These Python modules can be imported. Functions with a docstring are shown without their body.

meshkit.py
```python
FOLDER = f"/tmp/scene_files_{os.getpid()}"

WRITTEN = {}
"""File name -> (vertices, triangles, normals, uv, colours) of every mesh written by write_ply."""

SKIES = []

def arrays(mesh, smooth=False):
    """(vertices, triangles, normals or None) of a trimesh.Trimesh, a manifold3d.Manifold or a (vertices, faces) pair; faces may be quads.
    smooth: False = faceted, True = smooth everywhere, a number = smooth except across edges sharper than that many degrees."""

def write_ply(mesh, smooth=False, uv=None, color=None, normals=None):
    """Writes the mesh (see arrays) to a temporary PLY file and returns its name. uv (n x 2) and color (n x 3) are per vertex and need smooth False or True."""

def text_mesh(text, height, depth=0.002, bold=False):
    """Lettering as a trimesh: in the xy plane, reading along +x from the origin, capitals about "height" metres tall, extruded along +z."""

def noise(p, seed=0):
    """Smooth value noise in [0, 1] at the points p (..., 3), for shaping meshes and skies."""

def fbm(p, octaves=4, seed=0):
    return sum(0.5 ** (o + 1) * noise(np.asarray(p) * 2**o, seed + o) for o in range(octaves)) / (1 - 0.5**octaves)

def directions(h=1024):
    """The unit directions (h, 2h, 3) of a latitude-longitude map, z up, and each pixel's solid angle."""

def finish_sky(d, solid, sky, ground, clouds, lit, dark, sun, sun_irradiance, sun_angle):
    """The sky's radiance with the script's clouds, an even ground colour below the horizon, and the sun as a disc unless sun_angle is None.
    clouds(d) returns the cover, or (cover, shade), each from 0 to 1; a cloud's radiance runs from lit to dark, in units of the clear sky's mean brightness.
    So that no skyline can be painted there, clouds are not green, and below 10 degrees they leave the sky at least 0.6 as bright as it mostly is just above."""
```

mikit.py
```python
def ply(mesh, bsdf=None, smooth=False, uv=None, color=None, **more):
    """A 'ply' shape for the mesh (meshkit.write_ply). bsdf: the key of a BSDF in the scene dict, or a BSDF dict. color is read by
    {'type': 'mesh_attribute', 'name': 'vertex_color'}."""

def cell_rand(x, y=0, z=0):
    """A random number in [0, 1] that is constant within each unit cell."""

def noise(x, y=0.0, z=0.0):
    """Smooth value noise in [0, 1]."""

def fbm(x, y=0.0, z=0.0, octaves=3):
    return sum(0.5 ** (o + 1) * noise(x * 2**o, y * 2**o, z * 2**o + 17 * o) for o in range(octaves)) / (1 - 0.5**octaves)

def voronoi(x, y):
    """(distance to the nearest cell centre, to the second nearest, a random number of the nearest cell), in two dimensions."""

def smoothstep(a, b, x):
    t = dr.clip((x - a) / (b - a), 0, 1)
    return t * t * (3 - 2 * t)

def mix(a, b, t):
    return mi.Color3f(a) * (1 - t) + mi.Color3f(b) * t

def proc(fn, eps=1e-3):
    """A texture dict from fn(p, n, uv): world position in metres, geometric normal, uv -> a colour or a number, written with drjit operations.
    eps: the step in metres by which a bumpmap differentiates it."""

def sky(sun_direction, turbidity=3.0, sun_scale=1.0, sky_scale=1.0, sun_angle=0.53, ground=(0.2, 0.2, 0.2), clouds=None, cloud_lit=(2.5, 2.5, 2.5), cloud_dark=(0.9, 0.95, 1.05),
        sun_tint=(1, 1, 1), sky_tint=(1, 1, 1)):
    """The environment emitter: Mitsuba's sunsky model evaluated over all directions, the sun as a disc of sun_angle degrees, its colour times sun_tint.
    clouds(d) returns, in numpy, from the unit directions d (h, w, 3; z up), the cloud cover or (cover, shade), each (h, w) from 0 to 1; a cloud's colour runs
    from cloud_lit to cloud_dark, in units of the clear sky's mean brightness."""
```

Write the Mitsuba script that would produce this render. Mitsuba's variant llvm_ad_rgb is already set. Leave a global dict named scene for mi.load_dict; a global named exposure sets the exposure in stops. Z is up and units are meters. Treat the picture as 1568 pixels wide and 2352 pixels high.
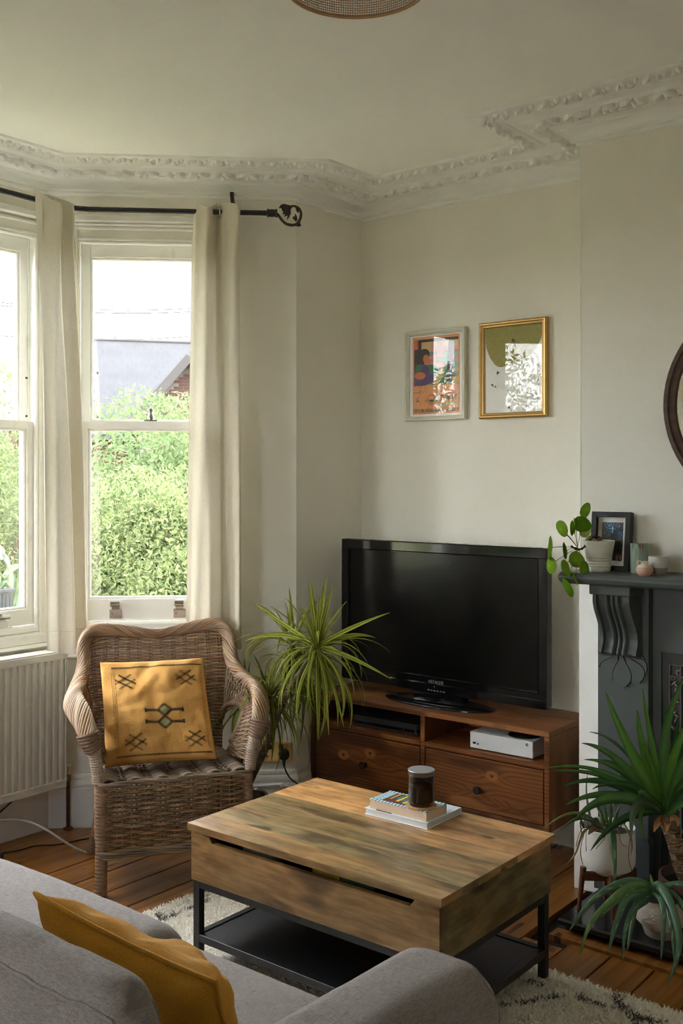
import math, random
import numpy as np, trimesh, drjit as dr
import mitsuba as mi
import mikit, meshkit
from shapely.geometry import Polygon, Point, LineString
from shapely import affinity
from shapely.ops import unary_union

# ------------------------------------------------------------------ camera, sky, exposure
# room axes: x runs along the television wall, y runs towards it, z is up; the camera stands at x = y = 0
EYE = 1.5
RT = np.array([.780, .626]); RT /= np.linalg.norm(RT)          # camera right in the room's plan
FW = np.array([-RT[1], RT[0]])                                 # camera forward
FOCAL = 2370.0                                                 # in pixels of the 1568 x 2352 frame
exposure = 6.75
T4 = mi.ScalarTransform4f
scene, labels = {}, {}
scene['camera'] = {'type': 'perspective', 'fov': math.degrees(2 * math.atan(784 / FOCAL)), 'fov_axis': 'x',
                   'near_clip': 0.05, 'far_clip': 500.0, 'principal_point_offset_y': -(1102 - 1176) / 2352.0,
                   'to_world': T4().look_at(origin=[0, 0, EYE], target=[float(FW[0]), float(FW[1]), EYE], up=[0, 0, 1])}


def clouds(d):
    c = meshkit.fbm(d * [2.2, 2.2, 4.0] + 3.1, 4, 5)
    return np.clip((c - .30) / .25, 0, 1) * .9, np.clip((.55 - c) / .5, 0, 1) * .4


scene['sky'] = mikit.sky([.72, .50, .95], turbidity=4.0, sun_scale=.10, sky_scale=1.0, ground=(.22, .23, .17), clouds=clouds,
                         cloud_lit=(2.3, 2.3, 2.25), cloud_dark=(1.2, 1.22, 1.25), sky_tint=(1.05, 1.0, .93))


# ------------------------------------------------------------------ registry
def thing(name, label, cat, group=None, kind=None):
    key, k = name, 0
    while key in labels:
        k += 1; key = f'{name}_{k:03d}'
    labels[key] = {'label': label}
    if cat: labels[key]['category'] = cat
    if group: labels[key]['group'] = group
    if kind: labels[key]['kind'] = kind
    return key


def struct(name, label=None):
    labels[name] = {'kind': 'structure'}
    if label: labels[name]['label'] = label
    return name


def add(key, mesh, mat, smooth=False, label=None, kind=None, **kw):
    if isinstance(mesh, dict):
        shape = mesh
    else:
        shape = mikit.ply(mesh, mat, smooth=smooth, **kw)
    base, k = key, 0
    while key in scene:
        k += 1; key = f'{base}_{k:03d}'
    scene[key] = shape
    if label or kind:
        labels.setdefault(key, {})
        if label: labels[key]['label'] = label
        if kind: labels[key]['kind'] = kind
    return key


# ------------------------------------------------------------------ geometry helpers
def TM(v, f): return trimesh.Trimesh(np.asarray(v, float), np.asarray(f, int), process=False)
def cat(ms): return trimesh.util.concatenate(ms)


def quads(nu, nv, wrap=False):
    a, b = np.meshgrid(np.arange(nu - 1), np.arange(nv if wrap else nv - 1), indexing='ij')
    b2 = (b + 1) % nv
    q = np.stack([a * nv + b, (a + 1) * nv + b, (a + 1) * nv + b2, a * nv + b2], -1).reshape(-1, 4)
    return np.vstack([q[:, [0, 1, 2]], q[:, [0, 2, 3]]])


def box(x0, x1, y0, y1, z0, z1, c=0.0):
    """An axis-aligned box, its edges chamfered by c."""
    c = min(c, .45 * min(abs(x1 - x0), abs(y1 - y0), abs(z1 - z0)))
    if c <= 0:
        m = trimesh.creation.box(extents=[x1 - x0, y1 - y0, z1 - z0]); m.apply_translation([(x0 + x1) / 2, (y0 + y1) / 2, (z0 + z1) / 2]); return m
    lo, hi, p = np.array([x0, y0, z0]), np.array([x1, y1, z1]), []
    for s in np.ndindex(2, 2, 2):
        k = np.where(np.array(s) == 1, hi, lo); d = np.where(np.array(s) == 1, -c, c)
        for a in range(3):
            q = k + d; q[a] = k[a]; p.append(q)
    return trimesh.convex.convex_hull(np.array(p))


def frame(o, x, y=None, z=(0, 0, 1)):
    """4x4 from an origin and axes in world coordinates."""
    x = np.asarray(x, float); x = x / np.linalg.norm(x); z = np.asarray(z, float); z = z / np.linalg.norm(z)
    y = np.cross(z, x) if y is None else np.asarray(y, float)
    m = np.eye(4); m[:3, 0], m[:3, 1], m[:3, 2], m[:3, 3] = x, y / np.linalg.norm(y), z, o
    return m


def at(m, M): m = m.copy(); m.apply_transform(M); return m
def mv(m, x=0, y=0, z=0): m = m.copy(); m.apply_translation([x, y, z]); return m
def rz(a, o=(0, 0, 0)): return trimesh.transformations.rotation_matrix(math.radians(a), [0, 0, 1], o)


def spline(p, n, closed=False):
    from scipy.interpolate import CubicSpline
    p = np.asarray(p, float)
    if closed: p = np.vstack([p, p[:1]])
    d = np.r_[0, np.cumsum(np.linalg.norm(np.diff(p[:, :3], axis=0), axis=1) + 1e-9)]
    c = CubicSpline(d, p, bc_type='periodic' if closed else 'natural')
    return c(np.linspace(0, d[-1], n, endpoint=not closed))


def frames(p, closed=False, up=None):
    t = np.roll(p, -1, 0) - np.roll(p, 1, 0) if closed else np.gradient(p, axis=0)
    t = t / (np.linalg.norm(t, axis=1, keepdims=True) + 1e-12)
    if up is not None:
        a = np.asarray(up, float) - (t @ np.asarray(up, float))[:, None] * t
        a /= np.linalg.norm(a, axis=1, keepdims=True) + 1e-12
    else:
        a = np.zeros_like(p); k = np.eye(3)[np.argmin(np.abs(t[0]))]
        for i in range(len(p)):
            k = k - (k @ t[i]) * t[i]; k /= np.linalg.norm(k) + 1e-12; a[i] = k
    return t, a, np.cross(t, a)


def tube(p, r, sides=8, closed=False, caps=True, flat=1.0, up=None):
    p = np.asarray(p, float); t, a, b = frames(p, closed, up)
    r = np.broadcast_to(np.asarray(r, float), (len(p),))
    an = np.arange(sides) * 2 * np.pi / sides
    v = p[:, None] + r[:, None, None] * (np.cos(an)[None, :, None] * a[:, None] + flat * np.sin(an)[None, :, None] * b[:, None])
    f = quads(len(p) + (1 if closed else 0), sides, True)
    v = v.reshape(-1, 3)
    if closed: f = f % len(v)
    elif caps:
        n = len(v); v = np.vstack([v, p[:1], p[-1:]]); k = np.arange(sides); e = (len(p) - 1) * sides
        f = np.vstack([f, np.stack([k * 0 + n, k, (k + 1) % sides], 1), np.stack([k * 0 + n + 1, e + (k + 1) % sides, e + k], 1)])
    return TM(v, f[:, [0, 2, 1]])


def lathe(prof, n=48, o=(0, 0, 0)):
    """Revolve (r, z) pairs about z; the profile runs from the bottom outside upwards."""
    p = np.asarray(prof, float); an = np.arange(n) * 2 * np.pi / n
    v = np.stack([p[:, None, 0] * np.cos(an), p[:, None, 0] * np.sin(an), p[:, None, 1] + 0 * an], -1).reshape(-1, 3)
    return TM(v + np.asarray(o), quads(len(p), n, True)[:, [0, 2, 1]])


def prism(poly, h, z0=0.0):
    gs = getattr(poly, 'geoms', [poly])
    m = cat([trimesh.creation.extrude_polygon(g, h, engine='earcut') for g in gs if g.area > 1e-9]); m.apply_translation([0, 0, z0]); return m


def rbox(w, h, r, n=6):
    """A rounded rectangle as a polygon about the origin."""
    return Polygon([(-w / 2 + r, -h / 2 + r), (w / 2 - r, -h / 2 + r), (w / 2 - r, h / 2 - r), (-w / 2 + r, h / 2 - r)]).buffer(r, quad_segs=n)


def sweep_plan(path, prof, closed=False):
    """Sweep a profile of (inset, z) along a plan polyline whose inside lies to its left, mitred at the corners."""
    p = np.asarray(path, float); n = len(p)
    d = np.roll(p, -1, 0) - p; d /= np.linalg.norm(d, axis=1, keepdims=True) + 1e-12
    nl = np.stack([-d[:, 1], d[:, 0]], 1); rows = []
    for i in range(n):
        a, b = nl[i - 1], nl[i]
        if not closed and i == 0: m = nl[0]
        elif not closed and i == n - 1: m = nl[n - 2]
        else: m = (a + b) / (1 + a @ b)
        rows.append([(p[i, 0] + m[0] * x, p[i, 1] + m[1] * x, z) for x, z in prof])
    if closed: rows.append(rows[0])
    v = np.array(rows).reshape(-1, 3)
    return TM(v, quads(len(rows), len(prof)))


def ribbon(mid, side, w, cup=0.0, cols=5, nrm=None):
    """A leaf blade: midline points, side vectors, half widths; cup lifts the margins."""
    mid = np.asarray(mid, float); s = np.linspace(-1, 1, cols)
    side = np.asarray(side, float); w = np.asarray(w, float)
    t = np.gradient(mid, axis=0); t /= np.linalg.norm(t, axis=1, keepdims=True) + 1e-12
    n = np.cross(side, t) if nrm is None else nrm
    v = mid[:, None] + side[:, None] * (w[:, None] * s)[..., None] + n[:, None] * (cup * w[:, None] * np.abs(s) ** 1.5)[..., None]
    return v.reshape(-1, 3), quads(len(mid), cols), np.broadcast_to(s, (len(mid), cols)).reshape(-1)


def point(px, py, dep):
    """The world point at a depth in front of the camera, for laying things out from measurements."""
    a, b = (px - 784) / FOCAL, (1102 - py) / FOCAL
    q = (RT * a + FW) * dep
    return np.array([q[0], q[1], EYE + b * dep])


def on_y(px, py, y):
    a, b = (px - 784) / FOCAL, (1102 - py) / FOCAL
    q = RT * a + FW; k = y / q[1]
    return np.array([q[0] * k, y, EYE + b * k])


# ------------------------------------------------------------------ materials
def rgb(c): return {'type': 'rgb', 'value': [float(x) for x in c]}
def srgb(r, g, b): return tuple(((x / 255 + .055) / 1.055) ** 2.4 if x > 10 else x / 255 / 12.92 for x in (r, g, b))


def mat(name, color=None, rough=.5, fn=None, metal=0.0, spec=.5, bump=None, bscale=.001, two=True, eps=1e-3, **kw):
    base = mikit.proc(fn) if fn else (color if isinstance(color, dict) else rgb(color))
    b = {'type': 'principled', 'base_color': base, 'roughness': float(rough), 'metallic': float(metal), 'specular': float(spec), **kw}
    if bump: b = {'type': 'bumpmap', 'arbitrary': {**mikit.proc(bump, eps=eps)}, 'scale': float(bscale), 'bsdf': b}
    scene[name] = {'type': 'twosided', 'bsdf': b} if two else b
    return name


VC = {'type': 'mesh_attribute', 'name': 'vertex_color'}
N, FB, SS, MX = mikit.noise, mikit.fbm, mikit.smoothstep, mikit.mix
rng = np.random.default_rng(11)

mat('mat_wall', (.76, .735, .65), .75, spec=.25, bump=lambda p, n, uv: FB(p.x * 60, p.y * 60, p.z * 60, 2), bscale=.0006)
mat('mat_ceiling', (.83, .83, .765), .8, spec=.2)
mat('mat_plaster', (.79, .785, .745), .7, spec=.25)
mat('mat_white_paint', (.74, .715, .65), .38, fn=lambda p, n, uv: MX((.77, .76, .715), (.66, .63, .56), SS(.66, .85, FB(p.x * 30, p.y * 30, p.z * 12, 3)) * .7))
mat('mat_breast_trim', (.80, .79, .74), .5)
mat('mat_radiator', (.68, .67, .60), .35)


def floor_fn(p, n, uv):
    k = dr.floor(p.x / .1525 + 100.37)
    r = mikit.cell_rand(k, 3)
    g = FB(p.x * 42 + r * 40, p.y * 1.6 + r * 19, 0, 4)
    g2 = N(p.x * 190 + r * 7, p.y * 4, 2)
    c = MX((.40, .165, .042), (.25, .092, .022), SS(.30, .75, g) * .8)
    c = MX(c, (.45, .205, .06), SS(.5, .9, g2) * .35)
    c = c * (.80 + .42 * r)
    kn = N(p.x * 21 + 5 + r * 9, p.y * 9 + r * 31, 7)
    c = MX(c, (.055, .022, .008), SS(.93, .97, kn) * .85)
    return MX(c, (.10, .042, .013), SS(.60, .85, FB(p.x * 5, p.y * 3, 3, 3)) * .45) * .68


mat('mat_floorboard', None, .30, fn=floor_fn, spec=.5)
mat('mat_subfloor', (.012, .009, .007), .9)


def pine_fn(p, n, uv):
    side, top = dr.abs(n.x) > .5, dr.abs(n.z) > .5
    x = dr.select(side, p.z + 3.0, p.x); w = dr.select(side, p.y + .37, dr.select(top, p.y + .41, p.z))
    d = w * 1.0
    for kx, kz, s in ((-2.80, .305, .034), (-2.655, .318, .030), (-2.47, .300, .034), (-2.06, .345, .026), (-2.13, .262, .030), (-1.95, .235, .028), (-2.2, 4.02, .04), (-2.7, 4.0, .04)):
        e2 = dr.square((x - kx) * .42) + dr.square(w - kz)
        d += .030 * dr.exp(-e2 / (s * s)) * dr.select(w > kz, mi.Float(1.0), mi.Float(-1.0))
    d += .030 * (FB(x * 1.7, w * 5, 3, 3) - .5)
    band = .5 + .5 * dr.sin(d * 430 + 3 * N(x * 2, w * 14, 1))
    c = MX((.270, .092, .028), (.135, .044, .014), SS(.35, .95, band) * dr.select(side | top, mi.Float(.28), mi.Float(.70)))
    c = MX(c, (.040, .016, .008), SS(.44, .74, FB(x * 2.4, w * 8, 8, 3)) * .80)
    c = MX(c, (.46, .19, .060), SS(.60, .70, FB(x * 3.2 + 9, w * 11, 4, 3)) * .6)
    for kx, kz in ((-2.80, .305), (-2.655, .335), (-2.06, .345)):
        e = dr.sqrt(dr.square((x - kx) * .7) + dr.square(w - kz))
        c = MX(c, (.40, .155, .048), SS(.026, .014, e) * .8); c = MX(c, (.045, .018, .009), SS(.008, .003, e))
    fine = N(x * 10, w * 420, p.y * 40)
    return c * (.72 + .28 * fine) * dr.select(side, mi.Float(.62), dr.select(top, mi.Float(.80), mi.Float(1.0)))  # side boards darkened in the colour, standing for shade near the chimney


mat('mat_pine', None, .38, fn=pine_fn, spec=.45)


def mango_fn(p, n, uv):
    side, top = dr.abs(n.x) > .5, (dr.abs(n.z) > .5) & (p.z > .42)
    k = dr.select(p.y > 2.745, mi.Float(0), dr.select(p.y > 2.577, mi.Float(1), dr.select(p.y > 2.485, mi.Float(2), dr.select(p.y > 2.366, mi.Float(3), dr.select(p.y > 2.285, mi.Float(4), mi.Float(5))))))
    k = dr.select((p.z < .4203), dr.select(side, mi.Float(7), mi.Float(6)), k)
    x = dr.select(side, p.y * 1.2, p.x); v = dr.select(top, p.y, p.z * 1.0)
    wob = .05 * (FB(x * 2.2 + k * 9, v * 4, 1, 3) - .5)
    g = FB(x * 9 + k * 3.1, (v + wob) * 75, k, 4) * .5 + FB(x * 15 + k, (v + wob) * 30, k + 3, 3) * .5
    fig = FB(x * 4.2 + k * 5.3, (v + wob) * 12, k + 4, 4)
    patch = FB(x * 4.5 + 31 + k * 2.3, (v + wob) * 10, k + 2, 4)
    warm = MX((.66, .355, .140), (.44, .215, .078), SS(.3, .75, g))
    olive = MX((.245, .175, .075), (.135, .092, .040), SS(.3, .75, g))
    pale = MX((.34, .255, .120), (.22, .155, .068), SS(.3, .75, g))
    c = dr.select(k < .5, mi.Float(.05), dr.select(k < 1.5, mi.Float(.0), dr.select(k < 2.5, mi.Float(.55), dr.select(k < 4.5, mi.Float(.95), dr.select(k < 5.5, mi.Float(.60), dr.select(k < 6.5, mi.Float(.42), mi.Float(.85)))))))
    c = dr.clip(c + (patch - .5) * dr.select(k > 5.5, mi.Float(.8), mi.Float(1.5)), 0, 1)
    out = MX(warm, olive, c)
    out = dr.select((k > 3.5) & (k < 4.5), MX(out, pale, .7), out)
    out = MX(out, (.075, .046, .024), SS(.56, .74, fig) * dr.select(k < 1.5, mi.Float(.25), mi.Float(.70)))
    out = MX(out, (.60, .38, .17), SS(.62, .8, FB(x * 2 + 7, (v + wob) * 22, k + 9, 2)) * .35 * dr.select(k > 6.5, mi.Float(0), mi.Float(1)))
    kn = N(x * 7 + 2 + k, (v + wob) * 17, k + 9)
    out = MX(out, (.050, .028, .015), SS(.88, .95, kn) * .75)
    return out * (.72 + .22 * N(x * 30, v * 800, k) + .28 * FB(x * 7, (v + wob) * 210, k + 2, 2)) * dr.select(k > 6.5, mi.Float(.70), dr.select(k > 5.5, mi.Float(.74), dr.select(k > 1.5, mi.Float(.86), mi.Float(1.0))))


mat('mat_mango', None, .33, fn=mango_fn, spec=.5)
mat('mat_black_metal', (.011, .012, .014), .38, spec=.5)
mat('mat_black_matte', (.012, .012, .012), .6)
mat('mat_black_gloss', (.004, .004, .005), .07, spec=.5)
mat('mat_screen', (.003, .0031, .0033), .14, spec=.30)
mat('mat_slate_green', (.064, .075, .070), .42, spec=.45)
mat('mat_iron', (.016, .016, .016), .42, spec=.6)
mat('mat_iron_bright', (.20, .185, .16), .34, metal=.75)
mat('mat_slate_hearth', (.012, .013, .014), .16, spec=.5)
mat('mat_soot', (.006, .006, .006), .9)
mat('mat_chrome', (.45, .45, .44), .22, metal=1.0)
mat('mat_brass', (.72, .50, .20), .2, metal=1.0)
mat('mat_gold', (.55, .34, .13), .32, metal=.8)
mat('mat_sage_frame', (.58, .575, .47), .45)
mat('mat_walnut', None, .4, fn=lambda p, n, uv: MX((.075, .036, .018), (.035, .016, .008), FB(p.x * 12, p.y * 12, p.z * 50, 3)))
mat('mat_stool_wood', None, .4, fn=lambda p, n, uv: MX((.19, .072, .030), (.10, .036, .015), FB(p.x * 60, p.y * 60, p.z * 6, 3)))
mat('mat_vertex', VC, .55)
mat('mat_vertex_satin', VC, .38, spec=.5)
mat('mat_wicker', VC, .5, spec=.25)
mat('mat_pile', VC, .95, spec=.05)


def weave_bump(s): return lambda p, n, uv: N(p.x * s, p.y * s, p.z * s) * .6 + N(p.x * s * .35, p.y * s * .35, p.z * s * 2.2) * .6


def sofa_fn(p, n, uv):
    f = N(p.x * 900, p.y * 130, p.z * 500) * .5 + N(p.x * 130, p.y * 900, p.z * 700) * .5
    return MX((.285, .258, .250), (.185, .165, .159), SS(.2, .85, f)) * (.9 + .2 * FB(p.x * 7, p.y * 7, p.z * 7, 2))


mat('mat_sofa', None, .9, fn=sofa_fn, spec=.15, sheen=.4, bump=weave_bump(700.), bscale=.0007)


def mustard_fn(p, n, uv):
    f = N(p.x * 700, p.y * 700, p.z * 300)
    return MX((.62, .32, .055), (.46, .215, .028), f) * (.88 + .24 * FB(p.x * 9, p.y * 9, p.z * 9, 2))


mat('mat_mustard', None, .9, fn=mustard_fn, spec=.12, sheen=.3, bump=weave_bump(520.), bscale=.0008)


def ochre_fn(p, n, uv):
    f = N(p.x * 600, p.y * 600, p.z * 220)
    c = MX((.77, .42, .135), (.60, .305, .085), f)
    return MX(c, (.66, .42, .12), SS(.72, .86, FB(p.x * 90, p.y * 90, p.z * 200, 2)) * .5)


mat('mat_ochre', None, .9, fn=ochre_fn, spec=.1, sheen=.3, bump=weave_bump(450.), bscale=.0011)
scene['mat_curtain'] = {'type': 'principledthin', 'base_color': mikit.proc(lambda p, n, uv: MX((.66, .612, .505), (.60, .548, .445), N(p.x * 500, p.y * 500, p.z * 90))), 'roughness': .9, 'diff_trans': .30}
scene['mat_leaf_thin'] = {'type': 'principledthin', 'base_color': VC, 'roughness': .4, 'diff_trans': .7, 'eta': 1.4}
scene['mat_tree_leaf'] = {'type': 'principledthin', 'base_color': VC, 'roughness': .5, 'diff_trans': .9, 'eta': 1.3}
scene['mat_pane'] = {'type': 'thindielectric', 'int_ior': 1.5}
scene['mat_picture_glass'] = {'type': 'thindielectric', 'int_ior': 1.27}
scene['mat_mirror'] = {'type': 'conductor', 'material': 'Ag'}
scene['mat_amber_glass'] = {'type': 'dielectric', 'int_ior': 1.5, 'specular_transmittance': rgb((.26, .075, .014))}

# ------------------------------------------------------------------ the room
CEIL = 2.82
W = [(-3.0, -2.2), (-3.0, .78), (-3.78, 1.54), (-3.78, 2.68), (-3.0, 3.42), (-3.0, 3.89), (-1.69, 3.89), (-1.69, 3.512), (-.31, 3.512), (-.31, 3.89), (1.6, 3.89), (1.6, -2.2)]
PLAN = W[::-1]          # anticlockwise, so that the inside lies to the left of each run
TH = .16


def wall_run(a, b, z0, z1, t0=0.0, t1=None, th=TH, ext=(0, 0)):
    """A box behind the wall line a-b, from t0 to t1 along it."""
    a, b = np.array(a, float), np.array(b, float); d = b - a; L = np.linalg.norm(d); d /= L
    n = np.array([-d[1], d[0]]); t1 = L if t1 is None else t1
    return at(box(t0 - ext[0], t1 + ext[1], 0, th, z0, z1), frame([a[0], a[1], 0], [d[0], d[1], 0], [n[0], n[1], 0]))


OPEN = {2: (.07, 1.40, .80, 2.555), 3: (.163, .775, .838, 2.55), 1: (.31, .925, .838, 2.55)}      # window openings along the runs: run index -> t0, t1, z0, z1
names = {0: 'wall_front', 1: 'wall_bay_near', 2: 'wall_bay', 3: 'wall_bay_far', 4: 'wall_return', 5: 'wall_alcove', 6: 'wall_breast_side', 7: 'wall_chimney', 8: 'wall_breast_end', 9: 'wall_side', 10: 'wall_right', 11: 'wall_back'}
for i, nm in names.items():
    a, b = W[i], W[(i + 1) % len(W)]
    L = math.dist(a, b)
    if i == 2: OPEN[2] = (.03, L - .03, .80, 2.555)
    if i == 3: OPEN[3] = (L - .0 - (.915 + .045), L - .345, .838, 2.55)
    e = {4: (.0, .2), 5: (.16, 0), 0: (.2, 0), 11: (.2, .2), 10: (0, .2), 9: (0, .2)}.get(i, (0, 0))
    if i == 11: OPEN[11] = (2.9, 3.75, .85, 2.25)  # opening for the added window behind the camera
    if i in (1, 2, 3, 11):
        t0, t1, z0, z1 = OPEN[i]
        m = cat([wall_run(a, b, -.7, CEIL + .1, 0, t0), wall_run(a, b, -.7, CEIL + .1, t1, L), wall_run(a, b, -.7, z0, t0, t1), wall_run(a, b, z1, CEIL + .1, t0, t1)])
    else:
        m = wall_run(a, b, -.7 if i in (0, 4) else -.05, CEIL + .1, ext=e, th=.35 if i in (7,) else TH)
    struct(nm); add(nm, m, 'mat_wall')
# thin lighter line down the free edge of the chimney breast
struct('ceiling'); add('ceiling', box(-4.2, 2.0, -2.6, 4.3, CEIL, CEIL + .12), 'mat_ceiling')
add('ceiling__crack', tube(spline([point(318, 67, 1.95 * 0 + (CEIL - EYE) / ((1102 - 67) / FOCAL)), point(345, 56, (CEIL - EYE) / ((1102 - 56) / FOCAL)), point(384, 41, (CEIL - EYE) / ((1102 - 41) / FOCAL))], 12), [.0008] * 4 + [.0016] * 4 + [.0008] * 4, 4), 'mat_white_paint')

# floor: every board its own piece over a dark sub-floor
struct('floor'); add('floor', box(-4.0, 1.7, -2.3, 4.0, -.16, -.024), 'mat_subfloor')
seams = [-3.83, -3.68, -3.53, -3.33, -3.17, -3.012, -2.856, -2.706, -2.56, -2.41, -2.26, -2.11, -1.96, -1.81, -1.655, -1.512, -1.37, -1.227] + [-1.227 + .148 * k for k in range(1, 20)]
HEARTH = (-1.585, -.415, 3.11)
for i in range(len(seams) - 1):
    x0, x1 = seams[i] + .0016, seams[i + 1] - .0016
    gap = .004 * rng.random()
    end = 3.875
    if x1 > -1.6 and x0 < -.4: end = 3.066
    cuts = [-2.2] + sorted(rng.uniform(-1.6, 2.2, 2).tolist()) + [end]
    if i == 5: cuts = [-2.2, -.4, 2.62, end]
    if i == 14: cuts = [-2.2, .3, 3.02, end]
    for c0, c1 in zip(cuts[:-1], cuts[1:]):
        if c1 - c0 < .05: continue
        add('floor__board', box(x0, x1 - gap, c0 + .0012, c1 - .0012, -.024, rng.normal(0, .0007), .0015), 'mat_floorboard')
add('floor__board', box(-1.60, -.40, 3.088, 3.150, -.024, .001, .0015), 'mat_floorboard')


# cornice: run mouldings plus two bands of modelled leaves
prof = [(-.002, 2.725), (.012, 2.728), (.016, 2.737), (.012, 2.744), (.018, 2.748), (.024, 2.753), (.027, 2.762), (.034, 2.770), (.046, 2.776), (.054, 2.778), (.058, 2.784),
        (.075, 2.786), (.092, 2.790), (.098, 2.796), (.150, 2.800), (.158, 2.797), (.163, 2.801), (.168, 2.806), (.178, 2.807), (.206, 2.808), (.212, 2.8045), (.218, 2.809), (.226, 2.811), (.292, 2.812), (.300, 2.8125), (.308, 2.821), (.0, 2.83)]
struct('trim_1', 'white plaster cornice with two bands of moulded leaves')
add('trim_1__moulding', sweep_plan(PLAN, prof, closed=True), 'mat_plaster', smooth=24)


def leaf_relief(w, h, kind):
    """One plaster leaf, tip along +x, relief along +z."""
    k = 11
    u = np.linspace(0, 1, k); vv = np.linspace(-1, 1, 7)
    U, V = np.meshgrid(u, vv, indexing='ij')
    if kind == 'leaf': half = np.sin(np.pi * np.clip(u, 0, 1) ** .75) * (1 + .22 * np.cos(u * 22)) * .5 + .04
    else: half = np.sqrt(np.clip(1 - (2 * u - 1) ** 2, 0, 1)) * .5 + .01
    x = (U - .5) * w
    y = V * half[:, None] * w * (.44 if kind == 'leaf' else .85)
    z = h * (1 - V ** 2) * np.sin(np.pi * U) ** .5 * (1 - .35 * np.exp(-(V / .22) ** 2) * (kind == 'leaf')) + (.25 * h * np.abs(V) * np.sin(np.pi * U) if kind == 'leaf' else 0)
    if kind == 'leaf': z = z + h * .55 * U ** 2 * (1 - np.abs(V))
    z[0], z[-1] = z[0] * 0 - .004, z[-1] * .3 - .002; z[:, 0] = z[:, -1] = -.004
    return TM(np.stack([x, y, z], -1).reshape(-1, 3), quads(k, 7))


LEAFS = [leaf_relief(.078, .019, 'leaf'), leaf_relief(.064, .017, 'leaf')]
BERRY = [leaf_relief(.029, .022, 'bud'), leaf_relief(.021, .018, 'bud')]
ROSE = [leaf_relief(.024, .015, 'bud'), leaf_relief(.028, .014, 'leaf')]
ply_leaf = [mikit.ply(m, 'mat_plaster', smooth=True) for m in LEAFS]; ply_bud = [mikit.ply(m, 'mat_plaster', smooth=True) for m in BERRY]; ply_rose = [mikit.ply(m, 'mat_plaster', smooth=True) for m in ROSE]


def plaster(key, shp, pos, ang, tilt=0.0, flip=False):
    M = T4().translate([float(v) for v in pos]).rotate([0, 0, 1], float(ang)).rotate([1, 0, 0], 180.0 + tilt)
    if flip: M = M @ T4().rotate([0, 0, 1], 180.0)
    add(key, {**shp, 'to_world': M}, None)


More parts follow.
